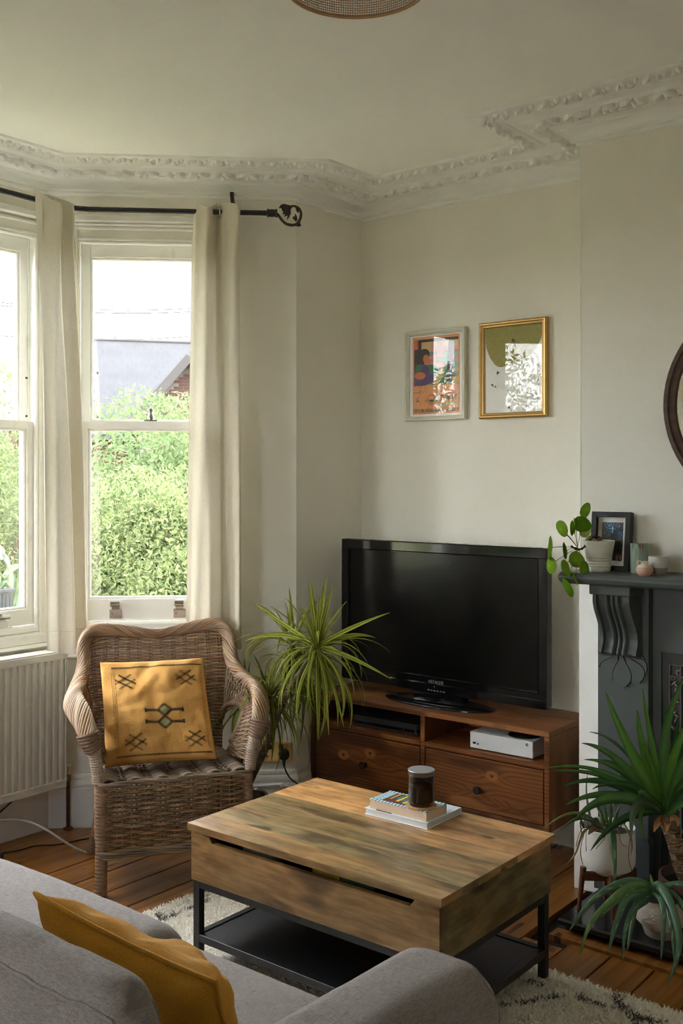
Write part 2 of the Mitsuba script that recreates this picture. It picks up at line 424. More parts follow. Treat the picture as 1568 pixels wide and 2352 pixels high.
def band(i, inset, z, step, visible):
    a, b = np.array(W[i]), np.array(W[(i + 1) % len(W)])
    d = b - a; L = np.linalg.norm(d); d /= L; n = np.array([d[1], -d[0]])
    j = (i - 1) % len(W)

    def mit(p, q, r):
        d1 = (q - p) / np.linalg.norm(q - p); d2 = (r - q) / np.linalg.norm(r - q)
        n1, n2 = np.array([d1[1], -d1[0]]), np.array([d2[1], -d2[0]])
        return q + (n1 + n2) / (1 + n1 @ n2) * inset
    s = mit(np.array(W[i - 1]), a, b); e = mit(a, b, np.array(W[(i + 2) % len(W)]))
    Ls = (e - s) @ d; k = max(1, int(round(Ls / step)))
    ang = math.degrees(math.atan2(d[1], d[0]))
    return [(s + d * Ls * (t + .5) / k, ang, t) for t in range(k)], n


for i in (2, 3, 4, 5, 6, 7):
    pts, n = band(i, .124, 2.797, .112, True)
    for p, ang, t in pts:
        if i == 2 and p[1] < 2.0: continue
        if i == 7 and p[0] > -.9: continue
        d = np.array([math.cos(math.radians(ang)), math.sin(math.radians(ang))])
        for dx, dy, shp, fl in ((-.032, .008, ply_leaf[0], True), (.036, .004, ply_leaf[1], False), (-.020, -.014, ply_leaf[1], True), (.030, -.016, ply_leaf[1], False), (.002, .010, ply_bud[0], False), (.006, -.016, ply_bud[1], False)):
            q = p + d * (dx + rng.normal(0, .003)) - n * (dy + rng.normal(0, .002))
            plaster('trim_1__leaf_ornament' if shp in ply_leaf else 'trim_1__berry_ornament', shp, (q[0], q[1], 2.7985), ang + rng.normal(0, 8) + (24 if fl else -24) * (1 if dy > 0 else -1), 0, fl)
    pts, n = band(i, .260, 2.81, .047, True)
    rose = []
    for p, ang, t in pts:
        if i == 2 and p[1] < 2.0: continue
        if i == 7 and p[0] > -.9: continue
        for dy, shp in ((-.014, ROSE[0]), (.014, ROSE[1]), (.000, ROSE[1])):
            d = np.array([math.cos(math.radians(ang)), math.sin(math.radians(ang))])
            q = p - n * dy + d * ((.012 if dy > 0 else -.008 if dy < 0 else .02) + rng.normal(0, .002))
            M = rz(ang + rng.normal(0, 20) + (40 if t % 2 else -40)); M[:3, 3] = [q[0], q[1], 2.8115]
            m = at(at(shp, np.diag([1, -1, -1, 1.0])), M); rose.append(m)
    add('trim_1__flower_band', cat(rose), 'mat_plaster', smooth=40, kind='stuff')

# skirting
sk = [(-.002, .228), (.004, .228), (.010, .222), (.012, .212), (.009, .206), (.013, .202), (.018, .196), (.020, .186), (.020, .178), (.017, .172), (.022, .168), (.022, .0), (-.002, -.005)]
struct('baseboard_bay'); add('baseboard_bay', sweep_plan(W[0:7][::-1], sk), 'mat_white_paint', smooth=30)
struct('baseboard_chimney'); add('baseboard_chimney', sweep_plan([(-1.60, 3.512), (-1.69, 3.512), (-1.69, 3.89)], [(-.002, .19), (.006, .19), (.016, .175), (.018, .005), (-.002, .003)]), 'mat_breast_trim')
struct('baseboard_right'); add('baseboard_right', sweep_plan([W[11], W[10], W[9], W[8]], sk), 'mat_white_paint', smooth=30)


# ------------------------------------------------------------------ sash windows
def window(name, a, b, t0, t1, z0, z1, zm, glow, casts, label, st=.036, upt=2.48, lifts=(), fast=None):
    """a, b: the wall's inside line; the opening runs t0..t1 along it. Local y points out of the room."""
    a, b = np.array(a, float), np.array(b, float); d = (b - a) / np.linalg.norm(b - a); n = np.array([-d[1], d[0]])
    F = frame([a[0], a[1], 0], [d[0], d[1], 0], [n[0], n[1], 0])
    struct(name, label)

    def P(part, ms, m='mat_white_paint', smooth=False, **k): return add(f'{name}__{part}', at(cat(ms) if isinstance(ms, list) else ms, F), m, smooth, **k)

    def rails(l, r, bt, tp, w_l, w_r, w_b, w_t, y0, y1):
        g = .010
        out = [box(l, l + w_l, y0, y1, bt, tp, .002), box(r - w_r, r, y0, y1, bt, tp, .002), box(l + w_l - .001, r - w_r + .001, y0, y1, bt, bt + w_b, .002), box(l + w_l - .001, r - w_r + .001, y0, y1, tp - w_t, tp, .002)]
        gl, gr, gb, gt = l + w_l, r - w_r, bt + w_b, tp - w_t       # glazing bead
        out += [box(gl - .001, gl + g, y0 + .008, y1 - .004, gb, gt, .003), box(gr - g, gr + .001, y0 + .008, y1 - .004, gb, gt, .003), box(gl, gr, y0 + .008, y1 - .004, gb - .001, gb + g, .003), box(gl, gr, y0 + .008, y1 - .004, gt - g, gt + .001, .003)]
        return out
    ov = .03
    P('frame', [box(t0, t0 + .012, -.004, .15, z0, z1, .002), box(t1 - .012, t1, -.004, .15, z0, z1, .002), box(t0, t1, -.004, .15, z1 - .012, z1, .002),
                box(t0 + .010, t0 + .026, .0, .022, z0, z1 - .01, .005), box(t1 - .026, t1 - .010, .0, .022, z0, z1 - .01, .005), box(t0 + .01, t1 - .01, .0, .022, z1 - .026, z1 - .010, .005),
                box(t0 + .012, t0 + .02, .066, .072, z0, z1, .001), box(t1 - .02, t1 - .012, .066, .072, z0, z1, .001)])
    P('upper_sash', rails(t0 + .014, t1 - .014, zm, z1 - .013, st + .006, st + .006, .035, z1 - .013 - upt, .072, .112))
    P('pane', box(t0 + .045, t1 - .045, .094, .0945, zm + .02, upt + .02), 'mat_pane')
    P('lower_sash', rails(t0 + .014, t1 - .014, z0 + .045, zm + .034, st + .004, st + .004, glow - (z0 + .045), .034, .024, .064))
    P('pane', box(t0 + .045, t1 - .045, .046, .0465, glow - .02, zm + .01), 'mat_pane')
    P('sill', [box(t0 - .015, t1 + .015, -.012, .15, z0 - .004, z0 + .012, .004), box(t0 + .005, t1 - .005, .0, .03, z0 + .012, z0 + .044, .008)])
    for x in lifts:
        h = [box(x - .026, x + .026, .019, .024, glow - .085, glow - .045, .001)]
        cy = spline([(x, .022, glow - .050), (x, .020, glow - .030), (x, .012, glow - .014), (x, -.002, glow - .008), (x, -.008, glow - .020), (x, -.006, glow - .030)], 14)
        v, f, _ = ribbon(cy, np.tile([1.0, 0, 0], (14, 1)), np.linspace(.016, .020, 14)); hk = TM(v, f)
        P('sash_lift', cat(h + [hk, mv(hk, 0, .0012, .0006), lathe([(.004, 0), (.004, .002), (0, .003)], 8).apply_transform(trimesh.transformations.rotation_matrix(math.pi / 2, [1, 0, 0])).apply_translation([x - .015, .018, glow - .065])]), 'mat_chrome', 35, label='chrome sash lift hook')
    if fast is not None:
        zz = zm + .035
        P('fastener', cat([box(fast - .030, fast + .030, .030, .056, zz, zz + .006, .002), mv(lathe([(.014, 0), (.016, .01), (.010, .026), (.006, .030), (.011, .036), (.013, .044), (.008, .052), (0, .053)], 20), fast, .043, zz + .005)]), 'mat_chrome', 35, label='chrome sash fastener')
    return F, P


Lb = math.dist(W[3], W[4]); Tb = lambda t: Lb - t          # t measured from the room corner, as on the wall
Fb, Pb = window('window_2', W[3], W[4], OPEN[3][0], OPEN[3][1], .838, 2.55, 1.722, .98, None, 'tall white sash window at the far side of the bay, beside the corner wall', lifts=(Tb(.787), Tb(.511)), fast=Tb(.637))
Pb('architrave', [box(Tb(1.0), Tb(.30), -.014, .002, 2.583, 2.598, .004), box(Tb(1.0), Tb(.30), -.020, .002, 2.598, 2.612, .006), box(Tb(1.0), Tb(.30), -.026, .002, 2.612, 2.646, .008), box(Tb(.958), Tb(.946), -.014, .002, .80, 2.584, .004), box(Tb(1.0), Tb(.958), -.006, .002, .80, 2.584, .002), box(Tb(.34), Tb(.30), -.012, .002, .80, 2.584, .004)])
Pb('panel', [box(Tb(.99), Tb(.28), -.006, .002, .50, .838, .003), box(Tb(.99), Tb(.28), -.022, .002, .815, .836, .009), box(Tb(.99), Tb(.28), -.018, .002, .725, .745, .008), box(Tb(.93), Tb(.36), -.010, .0, .54, .70, .004)])
for zz in (2.02, 1.79): Pb('peg', mv(lathe([(.006, 0), (.006, .004), (.003, .005), (.0, .003)], 12).apply_transform(trimesh.transformations.rotation_matrix(math.pi / 2, [1, 0, 0])), Tb(.872), .072, 1.97 if zz > 2 else 1.775), 'mat_chrome', label='small sash stop')
La = math.dist(W[2], W[3])
Fa, Pa = window('window_1', W[2], W[3], OPEN[2][0], OPEN[2][1], .835, 2.555, 1.718, .95, None, 'wide white sash window in the front of the bay above the radiator', lifts=(La - .205, .205), fast=La / 2)
Pa('architrave', [box(.0, La, -.014, .002, 2.588, 2.602, .004), box(0, La, -.024, .002, 2.612, 2.646, .008)])
Pa('board', [box(.02, La - .0, -.030, .02, .778, .800, .010), box(.02, La, -.012, .02, .80, .838, .004)])
for zz in (2.0, 1.775): Pa('peg', mv(lathe([(.005, 0), (.005, .003), (.0, .002)], 10).apply_transform(trimesh.transformations.rotation_matrix(math.pi / 2, [1, 0, 0])), La - .055, .073, 1.94 if zz > 1.9 else 1.775), 'mat_iron', label='dark sash stop')
Fc, Pc = window('window_3', W[1], W[2], OPEN[1][0], OPEN[1][1], .838, 2.55, 1.722, .98, None, None)
Fd, Pd = window('window_4', W[11], W[0], *OPEN[11], 1.55, 1.0, None, None, upt=2.17)  # unseen window added in the back wall, gives the room fill light
Pc('architrave', [box(.06, 1.02, -.024, .002, 2.60, 2.646, .008)])

# ------------------------------------------------------------------ coffee table
TX0, TX1, TY0, TY1, TZ = -2.364, -1.432, 2.185, 2.805, .442
t = thing('coffee_table', 'mango wood coffee table with lift top and black metal frame on the rug', 'table')
ty = [TY0, 2.285, 2.366, 2.485, 2.577, 2.745, TY1]
for a, b in zip(ty[:-1], ty[1:]): add(t + '__top_board', box(TX0, TX1, a + .0001, b - .0001, .4205, TZ, .0003), 'mat_mango')
bx0, bx1, by0, by1, bz = TX0 + .010, TX1 - .010, TY0 + .008, TY1 - .010, .269
slot = affinity.translate(Polygon([(-.382, .0), (-.364, -.024), (.364, -.024), (.382, .0), (.382, .05), (-.382, .05)]).buffer(.008).buffer(-.008), (bx0 + bx1) / 2, .4205)
fp = Polygon([(bx0, bz), (bx1, bz), (bx1, .4200), (bx0, .4200)]).difference(slot)
add(t + '__front_panel', at(prism(fp, .018), frame([0, by0 + .018, 0], [1, 0, 0], [0, 0, 1], [0, -1, 0])), 'mat_mango', label='front panel with a long finger slot')
add(t + '__side_panel', box(bx1 - .018, bx1, by0 + .019, by1, bz, .4200, .001), 'mat_mango')
add(t + '__side_panel', box(bx0, bx0 + .018, by0 + .019, by1, bz, .4200, .001), 'mat_mango')
add(t + '__back_panel', box(bx0 + .019, bx1 - .019, by1 - .018, by1, bz, .4200, .001), 'mat_mango')
add(t + '__tray', box(bx0 + .019, bx1 - .019, by0 + .019, by1 - .019, bz + .004, bz + .014), 'mat_black_matte')
lx = (bx0 + .004, bx1 - .029); ly = (by0 + .004, by1 - .029)
for x in lx:
    for y in ly: add(t + '__leg', box(x, x + .025, y, y + .025, .017, bz, .0015), 'mat_black_metal')
for y in ly:
    add(t + '__rail', box(lx[0] + .025, lx[1], y + .001, y + .024, bz - .024, bz - .001, .0015), 'mat_black_metal')
    add(t + '__rail', box(lx[0] + .025, lx[1], y + .001, y + .024, .080, .104, .0015), 'mat_black_metal')
for x in lx:
    add(t + '__rail', box(x + .001, x + .024, ly[0] + .025, ly[1], bz - .024, bz - .001, .0015), 'mat_black_metal')
    add(t + '__rail', box(x + .001, x + .024, ly[0] + .025, ly[1], .080, .104, .0015), 'mat_black_metal')
add(t + '__shelf', box(lx[0] + .026, lx[1] - .001, ly[0] + .026, ly[1] - .001, .090, .101, .001), 'mat_black_metal')
# things glimpsed through the finger slot
mat('mat_grey_plastic', (.22, .22, .21), .35); mat('mat_tealdark', (.02, .07, .08), .4); mat('mat_yellow', (.30, .23, .02), .5); mat('mat_green', (.02, .055, .03), .5)
for nm, lb, x0, x1, y0, z0, hh, m in (('game_controller', 'pale grey controller lying inside the table slot, leftmost of the things there', -2.20, -2.06, 2.235, .283, .122, 'mat_grey_plastic'), ('headset', 'dark headset with chrome rim inside the table slot', -2.05, -1.95, 2.235, .283, .124, 'mat_black_gloss'),
                                      ('paperback', 'yellow-edged paperback inside the table slot', -1.90, -1.80, 2.235, .283, .120, 'mat_yellow'), ('box', 'dark green box inside the table slot, behind the middle of the front panel', -1.79, -1.68, 2.235, .283, .119, 'mat_green')):
    k = thing(nm, lb, {'game_controller': 'controller', 'headset': 'headphones', 'paperback': 'book', 'box': 'box'}[nm])
    if nm == 'game_controller': add(k, at(prism(unary_union([Point(-.045, 0).buffer(.028), Point(.045, 0).buffer(.028), rbox(.09, .045, .012)]), hh), frame([(x0 + x1) / 2, y0 + .04, z0], [1, 0, 0])), m, 30)
    elif nm == 'headset':
        add(k + '__band', tube(spline([(x0, y0 + .05, z0 + .004), (x0 + .012, y0 + .045, z0 + .095), ((x0 + x1) / 2, y0 + .04, z0 + .118), (x1 - .012, y0 + .045, z0 + .095), (x1, y0 + .05, z0 + .004)], 24), .0055, 8), m, True)
        for x in (x0, x1): add(k + '__ear_cup', at(lathe([(0, -.012), (.026, -.012), (.030, 0), (.026, .012), (0, .012)], 24), frame([x, y0 + .05, z0 + .031], [0, 1, 0], [0, 0, 1], [1, 0, 0])), 'mat_chrome' if x == x1 else m, 35)
    elif nm == 'paperback': add(k, cat([box(x0, x1, y0, y0 + .15, z0, z0 + .003), box(x0, x1, y0, y0 + .15, z0 + hh - .003, z0 + hh), box(x0, x0 + .003, y0, y0 + .15, z0, z0 + hh), box(x0 + .003, x1 - .004, y0 + .003, y0 + .147, z0 + .003, z0 + hh - .003)]), m)
    else: add(k, cat([box(x0, x1, y0, y0 + .12, z0, z0 + .10, .002), box(x0 - .003, x1 + .003, y0 - .003, y0 + .123, z0 + .088, z0 + hh, .002)]), m)

# ------------------------------------------------------------------ books, coaster, candle
mat('mat_paper', (.70, .56, .42), .85, fn=lambda p, n, uv: MX((.72, .55, .40), (.55, .40, .28), N(p.x * 3, p.y * 3, p.z * 2600) * .7))
mat('mat_paper_white', None, .8, fn=lambda p, n, uv: MX((.74, .73, .70), (.55, .55, .53), N(p.x * 3, p.y * 3, p.z * 2600) * .6))
mat('mat_bluewhite', (.62, .70, .76), .3)


def cover_fn(p, n, uv):
    x = (p.x + 1.972) / .216; y = (p.y - 2.599) / .112
    edge = (x < .17) | (x > .83) | (y < .12) | (y > .90)
    s = dr.select((y < .12) | (y > .9), x * 17, y * 11 + x * 2)
    st = MX((.60, .80, .74), (.05, .13, .28), SS(.55, .6, s - dr.floor(s)))
    return dr.select(edge, st, MX((.16, .045, .035), (.10, .03, .05), FB(p.x * 40, p.y * 40, 1, 2)))


mat('mat_cover', None, .4, fn=cover_fn)
b = thing('book', 'white hardback with pale blue boards, lowest on the coffee table', 'book')
add(b + '__cover', cat([box(-1.988, -1.748, 2.592, 2.785, .442, .4445, .0008), box(-1.988, -1.748, 2.592, 2.785, .4605, .463, .0008), box(-1.988, -1.748, 2.7825, 2.785, .442, .463, .0008)]), 'mat_bluewhite')
add(b + '__pages', box(-1.984, -1.752, 2.596, 2.7822, .4446, .4604), 'mat_paper_white')
add(b + '__cover_print', box(-1.945, -1.885, 2.5935, 2.6035, .463, .4633), 'mat_walnut', label='brown printed strip')
b = thing('book', 'thick paperback with striped mint and navy cover, under the candle jar', 'book')
add(b + '__pages', box(-1.971, -1.757, 2.600, 2.709, .4634, .4905), 'mat_paper')
add(b + '__cover', cat([box(-1.972, -1.756, 2.599, 2.711, .4905, .4920, .0003), box(-1.972, -1.756, 2.7092, 2.711, .4634, .4920, .0003)]), 'mat_cover')
mat('mat_yellow_print', (.80, .60, .04), .6); mat('mat_white_print', (.85, .82, .86), .6); mat('mat_teal_print', (.03, .25, .33), .6)
for i, (x0, x1, y, hh, m) in enumerate(((-1.925, -1.918, (2.642, 2.699), .006, 'mat_yellow_print'), (-1.908, -1.898, (2.650, 2.690), .004, 'mat_teal_print'), (-1.896, -1.884, (2.632, 2.699), .009, 'mat_yellow_print'), (-1.880, -1.870, (2.640, 2.690), .004, 'mat_teal_print'), (-1.868, -1.856, (2.625, 2.690), .009, 'mat_yellow_print'), (-1.850, -1.838, (2.618, 2.660), .01, 'mat_white_print'))):
    ms, yy = [], y[0]
    while yy < y[1]:
        w_ = rng.uniform(.003, .0062); ms.append(box(x0 + rng.uniform(0, .002), x1, yy, yy + w_, .4920, .4923)); yy += w_ + .0018
    add(b + '__lettering', cat(ms), m, label='row of cover lettering', kind='stuff')
cx, cy, cz = -1.803, 2.640, .4924
c = thing('coaster', 'round cork coaster under the candle jar', 'coaster')
mat('mat_cork', None, .85, fn=lambda p, n, uv: MX((.50, .30, .16), (.36, .20, .10), FB(p.x * 300, p.y * 300, p.z * 300, 2)))
add(c, lathe([(0, 0), (.047, 0), (.048, .001), (.048, .004), (.047, .005), (0, .005)], 48, (cx, cy, cz)), 'mat_cork', 30)
c = thing('candle', 'amber glass candle jar with flat metal lid on the books', 'candle')
z0 = cz + .0053
add(c + '__jar', lathe([(0, 0), (.034, 0), (.0385, .003), (.0402, .009), (.0402, .093), (.0372, .093), (.0372, .012), (.034, .007), (0, .006)], 64, (cx, cy, z0)), 'mat_amber_glass', 30)
mat('mat_wax', (.13, .032, .010), .5)
add(c + '__wax', lathe([(0, .0063), (.0335, .0073), (.0368, .0125), (.0368, .058), (.0, .058)], 48, (cx, cy, z0)), 'mat_wax', 30)
mat('mat_lid', (.62, .63, .65), .32, metal=.9); mat('mat_lid_rim', (.22, .20, .17), .22, metal=1.0)
add(c + '__lid', lathe([(.0, .1062), (.0414, .1062), (.0420, .1072), (.0414, .1084), (.0, .1086)], 64, (cx, cy, z0)), 'mat_lid', 25, label='brushed flat lid top')
add(c + '__lid_rim', lathe([(.0402, .0935), (.0414, .0935), (.0418, .0965), (.0413, .0985), (.0414, .1061), (.0, .1061), (.0, .0940)], 64, (cx, cy, z0)), 'mat_lid_rim', 30, label='dark shiny lid rim')

# ------------------------------------------------------------------ television stand
UX0, UX1, UY0, UY1, UZ = -2.985, -1.812, 3.50, 3.868, .555
u = thing('tv_stand', 'dark stained pine television stand with two drawers and hairpin legs', 'tv stand')
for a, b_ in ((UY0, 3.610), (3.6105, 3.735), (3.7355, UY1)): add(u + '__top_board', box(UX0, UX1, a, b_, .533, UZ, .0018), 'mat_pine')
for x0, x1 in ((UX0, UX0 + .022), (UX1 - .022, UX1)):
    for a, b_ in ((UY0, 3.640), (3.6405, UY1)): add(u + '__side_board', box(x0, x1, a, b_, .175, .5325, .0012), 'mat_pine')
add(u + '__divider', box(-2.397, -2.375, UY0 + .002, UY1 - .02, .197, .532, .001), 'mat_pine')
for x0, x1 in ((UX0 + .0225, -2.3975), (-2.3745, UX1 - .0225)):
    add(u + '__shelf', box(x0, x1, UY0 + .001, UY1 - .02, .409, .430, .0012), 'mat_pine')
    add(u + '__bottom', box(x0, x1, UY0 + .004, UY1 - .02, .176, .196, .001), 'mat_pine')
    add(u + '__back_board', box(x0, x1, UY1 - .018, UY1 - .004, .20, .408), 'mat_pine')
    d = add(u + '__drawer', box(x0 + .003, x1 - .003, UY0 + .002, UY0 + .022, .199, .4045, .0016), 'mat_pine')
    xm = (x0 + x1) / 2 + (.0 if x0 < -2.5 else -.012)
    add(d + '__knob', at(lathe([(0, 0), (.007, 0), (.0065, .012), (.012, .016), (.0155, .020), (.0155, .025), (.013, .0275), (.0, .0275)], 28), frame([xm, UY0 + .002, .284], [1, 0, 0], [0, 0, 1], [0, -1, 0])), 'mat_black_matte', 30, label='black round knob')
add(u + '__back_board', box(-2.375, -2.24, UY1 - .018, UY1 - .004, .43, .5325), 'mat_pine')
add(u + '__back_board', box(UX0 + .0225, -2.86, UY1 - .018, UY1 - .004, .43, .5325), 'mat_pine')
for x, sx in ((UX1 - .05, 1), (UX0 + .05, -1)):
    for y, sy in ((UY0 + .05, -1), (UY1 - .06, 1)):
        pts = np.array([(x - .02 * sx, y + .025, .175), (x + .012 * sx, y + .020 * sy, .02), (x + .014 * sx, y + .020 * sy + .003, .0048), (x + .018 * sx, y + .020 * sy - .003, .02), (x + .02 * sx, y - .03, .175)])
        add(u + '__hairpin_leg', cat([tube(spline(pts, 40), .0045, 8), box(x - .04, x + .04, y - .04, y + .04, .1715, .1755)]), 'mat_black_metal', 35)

# set-top box and games console on the shelves
k = thing('set_top_box', 'black set-top box on the left shelf of the television stand', 'set-top box')
add(k + '__case', at(prism(rbox(.355, .20, .028), .044), frame([-2.615, 3.645, .4345], [1, .03, 0])), 'mat_black_matte', 30)
add(k + '__front_band', at(prism(rbox(.357, .202, .029).difference(rbox(.353, .198, .027)), .012), frame([-2.615, 3.645, .443], [1, .03, 0])), 'mat_black_gloss', 30)
FT = lambda x, y, z: frame([x, y, z], [1, 0, 0], [0, 0, 1], [0, -1, 0])
add(k + '__lettering', at(meshkit.text_mesh('sky', .008, .0006), FT(-2.765, 3.5465, .462)), 'mat_grey_plastic')
for x in (-.145, .145):
    for y in (-.07, .07): add(k + '__foot', lathe([(0, 0), (.008, 0), (.008, .0045), (0, .0045)], 12, (-2.615 + x, 3.645 + y + .03 * x, .4300)), 'mat_black_matte')
add(k + '__port', at(lathe([(0, 0), (.006, 0), (.006, .0015), (.0, .0015)], 16), FT(-2.51, 3.5465, .452)), 'mat_iron', label='round front button')
mat('mat_console', (.72, .74, .76), .5)
k = thing('game_console', 'white box-shaped games console with a round black vent on the right shelf', 'games console')
add(k + '__case', box(-2.176, -1.897, 3.530, 3.681, .434, .498, .0015), 'mat_console')
for x in (-2.15, -1.92):
    for y in (3.55, 3.66): add(k + '__foot', lathe([(0, 0), (.009, 0), (.009, .0038), (0, .0038)], 14, (x, y, .4302)), 'mat_black_matte')
ring = Point(0, 0).buffer(.064, 32)
vent = at(prism(ring.difference(Point(0, 0).buffer(.058, 32)), .002), frame([-1.975, 3.610, .498], [1, 0, 0]))
for rr in (.050, .042, .034, .026, .018): vent = cat([vent, at(prism(Point(0, 0).buffer(rr, 32).difference(Point(0, 0).buffer(rr - .0035, 32)), .0018), frame([-1.975, 3.610, .498], [1, 0, 0]))])
add(k + '__vent', cat([vent, at(prism(Point(0, 0).buffer(.058, 32), .0006), frame([-1.975, 3.610, .498], [1, 0, 0]))]), 'mat_black_matte', label='round black vent grille')
logo = Point(0, 0).buffer(.0062, 24)
X = unary_union([LineString([(-.0050, -.0055), (0, .0020), (.0050, -.0055)]).buffer(.0009), LineString([(-.0048, .0050), (-.001, .0028), (0, .0020), (.001, .0028), (.0048, .0050)]).buffer(.0007)])
add(k + '__logo', at(prism(logo.difference(X), .0006), FT(-1.922, 3.530, .4835)), 'mat_black_matte', label='black disc with a cut-out cross')
add(k + '__port', box(-2.163, -2.149, 3.5292, 3.531, .4505, .4585), 'mat_black_matte'); add(k + '__port', at(lathe([(0, 0), (.0036, 0), (.0036, .001), (0, .001)], 16), FT(-2.139, 3.530, .4525)), 'mat_black_matte')
k = thing('cable', 'black lead rising behind the white games console', 'cable')
add(k, tube(spline([(-2.165, 3.70, .4335), (-2.16, 3.705, .48), (-2.158, 3.72, .52), (-2.15, 3.78, .50), (-2.14, 3.845, .46), (-2.14, 3.84, .434)], 24), .0028, 8), 'mat_black_matte', True)

# ------------------------------------------------------------------ television
v = thing('television', 'black flat-screen television with glossy bezel on an oval foot', 'television')
TVF = frame([-2.412, 3.640, .555], [1, -.022, 0])          # local y points to the wall
hw, zb, ztp = .522, .052, .678


def tvbox(x0, x1, y0, y1, z0, z1, c=.002): return at(box(x0, x1, y0, y1, z0, z1, c), TVF)


bz_ = cat([tvbox(-hw, hw, .002, .045, zb, zb + .058, .004), tvbox(-hw, hw, .002, .045, ztp - .044, ztp, .004), tvbox(-hw, -hw + .040, .0021, .0449, zb + .05, ztp - .04, .003), tvbox(hw - .040, hw, .0021, .0449, zb + .05, ztp - .04, .003)])
add(v + '__bezel', bz_, 'mat_black_gloss')
cur = np.array([(x, -.010 + .012 * (x / hw) ** 2, zz) for zz in (zb - .003, zb + .030) for x in np.linspace(-hw + .006, hw - .006, 25)])
vv = np.vstack([cur, cur + [0, .03, 0]])
f = np.vstack([[(i, i + 1, 25 + i + 1), (i, 25 + i + 1, 25 + i), (25 + i, 26 + i, 76 + i), (25 + i, 76 + i, 75 + i), (50 + i, 51 + i, i + 1), (50 + i, i + 1, i)] for i in range(24)]).reshape(-1, 3)
add(v + '__lower_lip', at(TM(vv, f), TVF), 'mat_black_gloss', 40)
add(v + '__screen', tvbox(-hw + .039, hw - .039, .010, .03, zb + .056, ztp - .042, 0), 'mat_screen')
add(v + '__screen_edge', cat([tvbox(-hw + .038, hw - .038, -.001, .004, ztp - .0465, ztp - .043, .001), tvbox(-hw + .038, hw - .038, -.001, .004, zb + .056, zb + .059, .001), tvbox(-hw + .037, -hw + .040, -.001, .004, zb + .056, ztp - .043, .001), tvbox(hw - .040, hw - .037, -.001, .004, zb + .056, ztp - .043, .001)]), 'mat_black_gloss')
add(v + '__back', cat([tvbox(-hw + .01, hw - .01, .045, .065, zb + .01, ztp - .01, .006), tvbox(-.34, .34, .065, .10, zb + .03, ztp - .16, .012)]), 'mat_black_matte')
add(v + '__lettering', at(at(meshkit.text_mesh('HITACHI', .0125, .0008, bold=True), frame([-.030, -.0108, zb + .036], [1, 0, 0], [0, 0, 1], [0, -1, 0])), TVF), 'mat_lid')
add(v + '__indicator', at(at(lathe([(0, 0), (.003, 0), (.003, .001), (0, .001)], 12), frame([0, -.010, zb + .022], [1, 0, 0], [0, 0, 1], [0, -1, 0])), TVF), 'mat_grey_plastic')
add(v + '__button', cat([tvbox(x, x + .009, -.0112, -.009, zb + .003, zb + .008, .0005) for x in (-.034, -.019, -.004, .012, .028, .043)]), 'mat_grey_plastic')
add(v + '__neck', at(cat([box(-.13, .13, .012, .055, .012, zb + .02, .004), box(-.10, .10, .02, .06, zb, zb + .09, .004)]), TVF), 'mat_black_gloss', 40)
el = lathe([(0, 0), (1.0, 0), (1.005, .004), (.985, .008), (.90, .013), (.78, .0155), (.74, .0135), (.70, .0160), (.3, .018), (0, .018)], 72)
el.vertices[:, 0] *= .265; el.vertices[:, 1] *= .098
add(v + '__foot', at(mv(el, 0, .012, 0), TVF), 'mat_black_gloss', 40)

# ------------------------------------------------------------------ pictures on the alcove wall
YW = 3.89


def frame_mesh(x0, x1, z0, z1, w, dep, c=.003, y=YW):
    """Four mitred mouldings standing dep proud of the wall."""
    sx = [(x0, z0), (x1, z0), (x1, z1), (x0, z1)]
    pr = [(.0, y - .001), (.0, y - dep + c), (c, y - dep), (w * .45, y - dep + .001), (w * .6, y - dep + .005), (w - .003, y - dep + .007), (w, y - dep + .011), (w, y - .001)]
    m = sweep_plan(sx, [(a, b) for a, b in pr], closed=True)
    m.vertices = m.vertices[:, [0, 2, 1]]; m.faces = m.faces[:, ::-1]
    return m


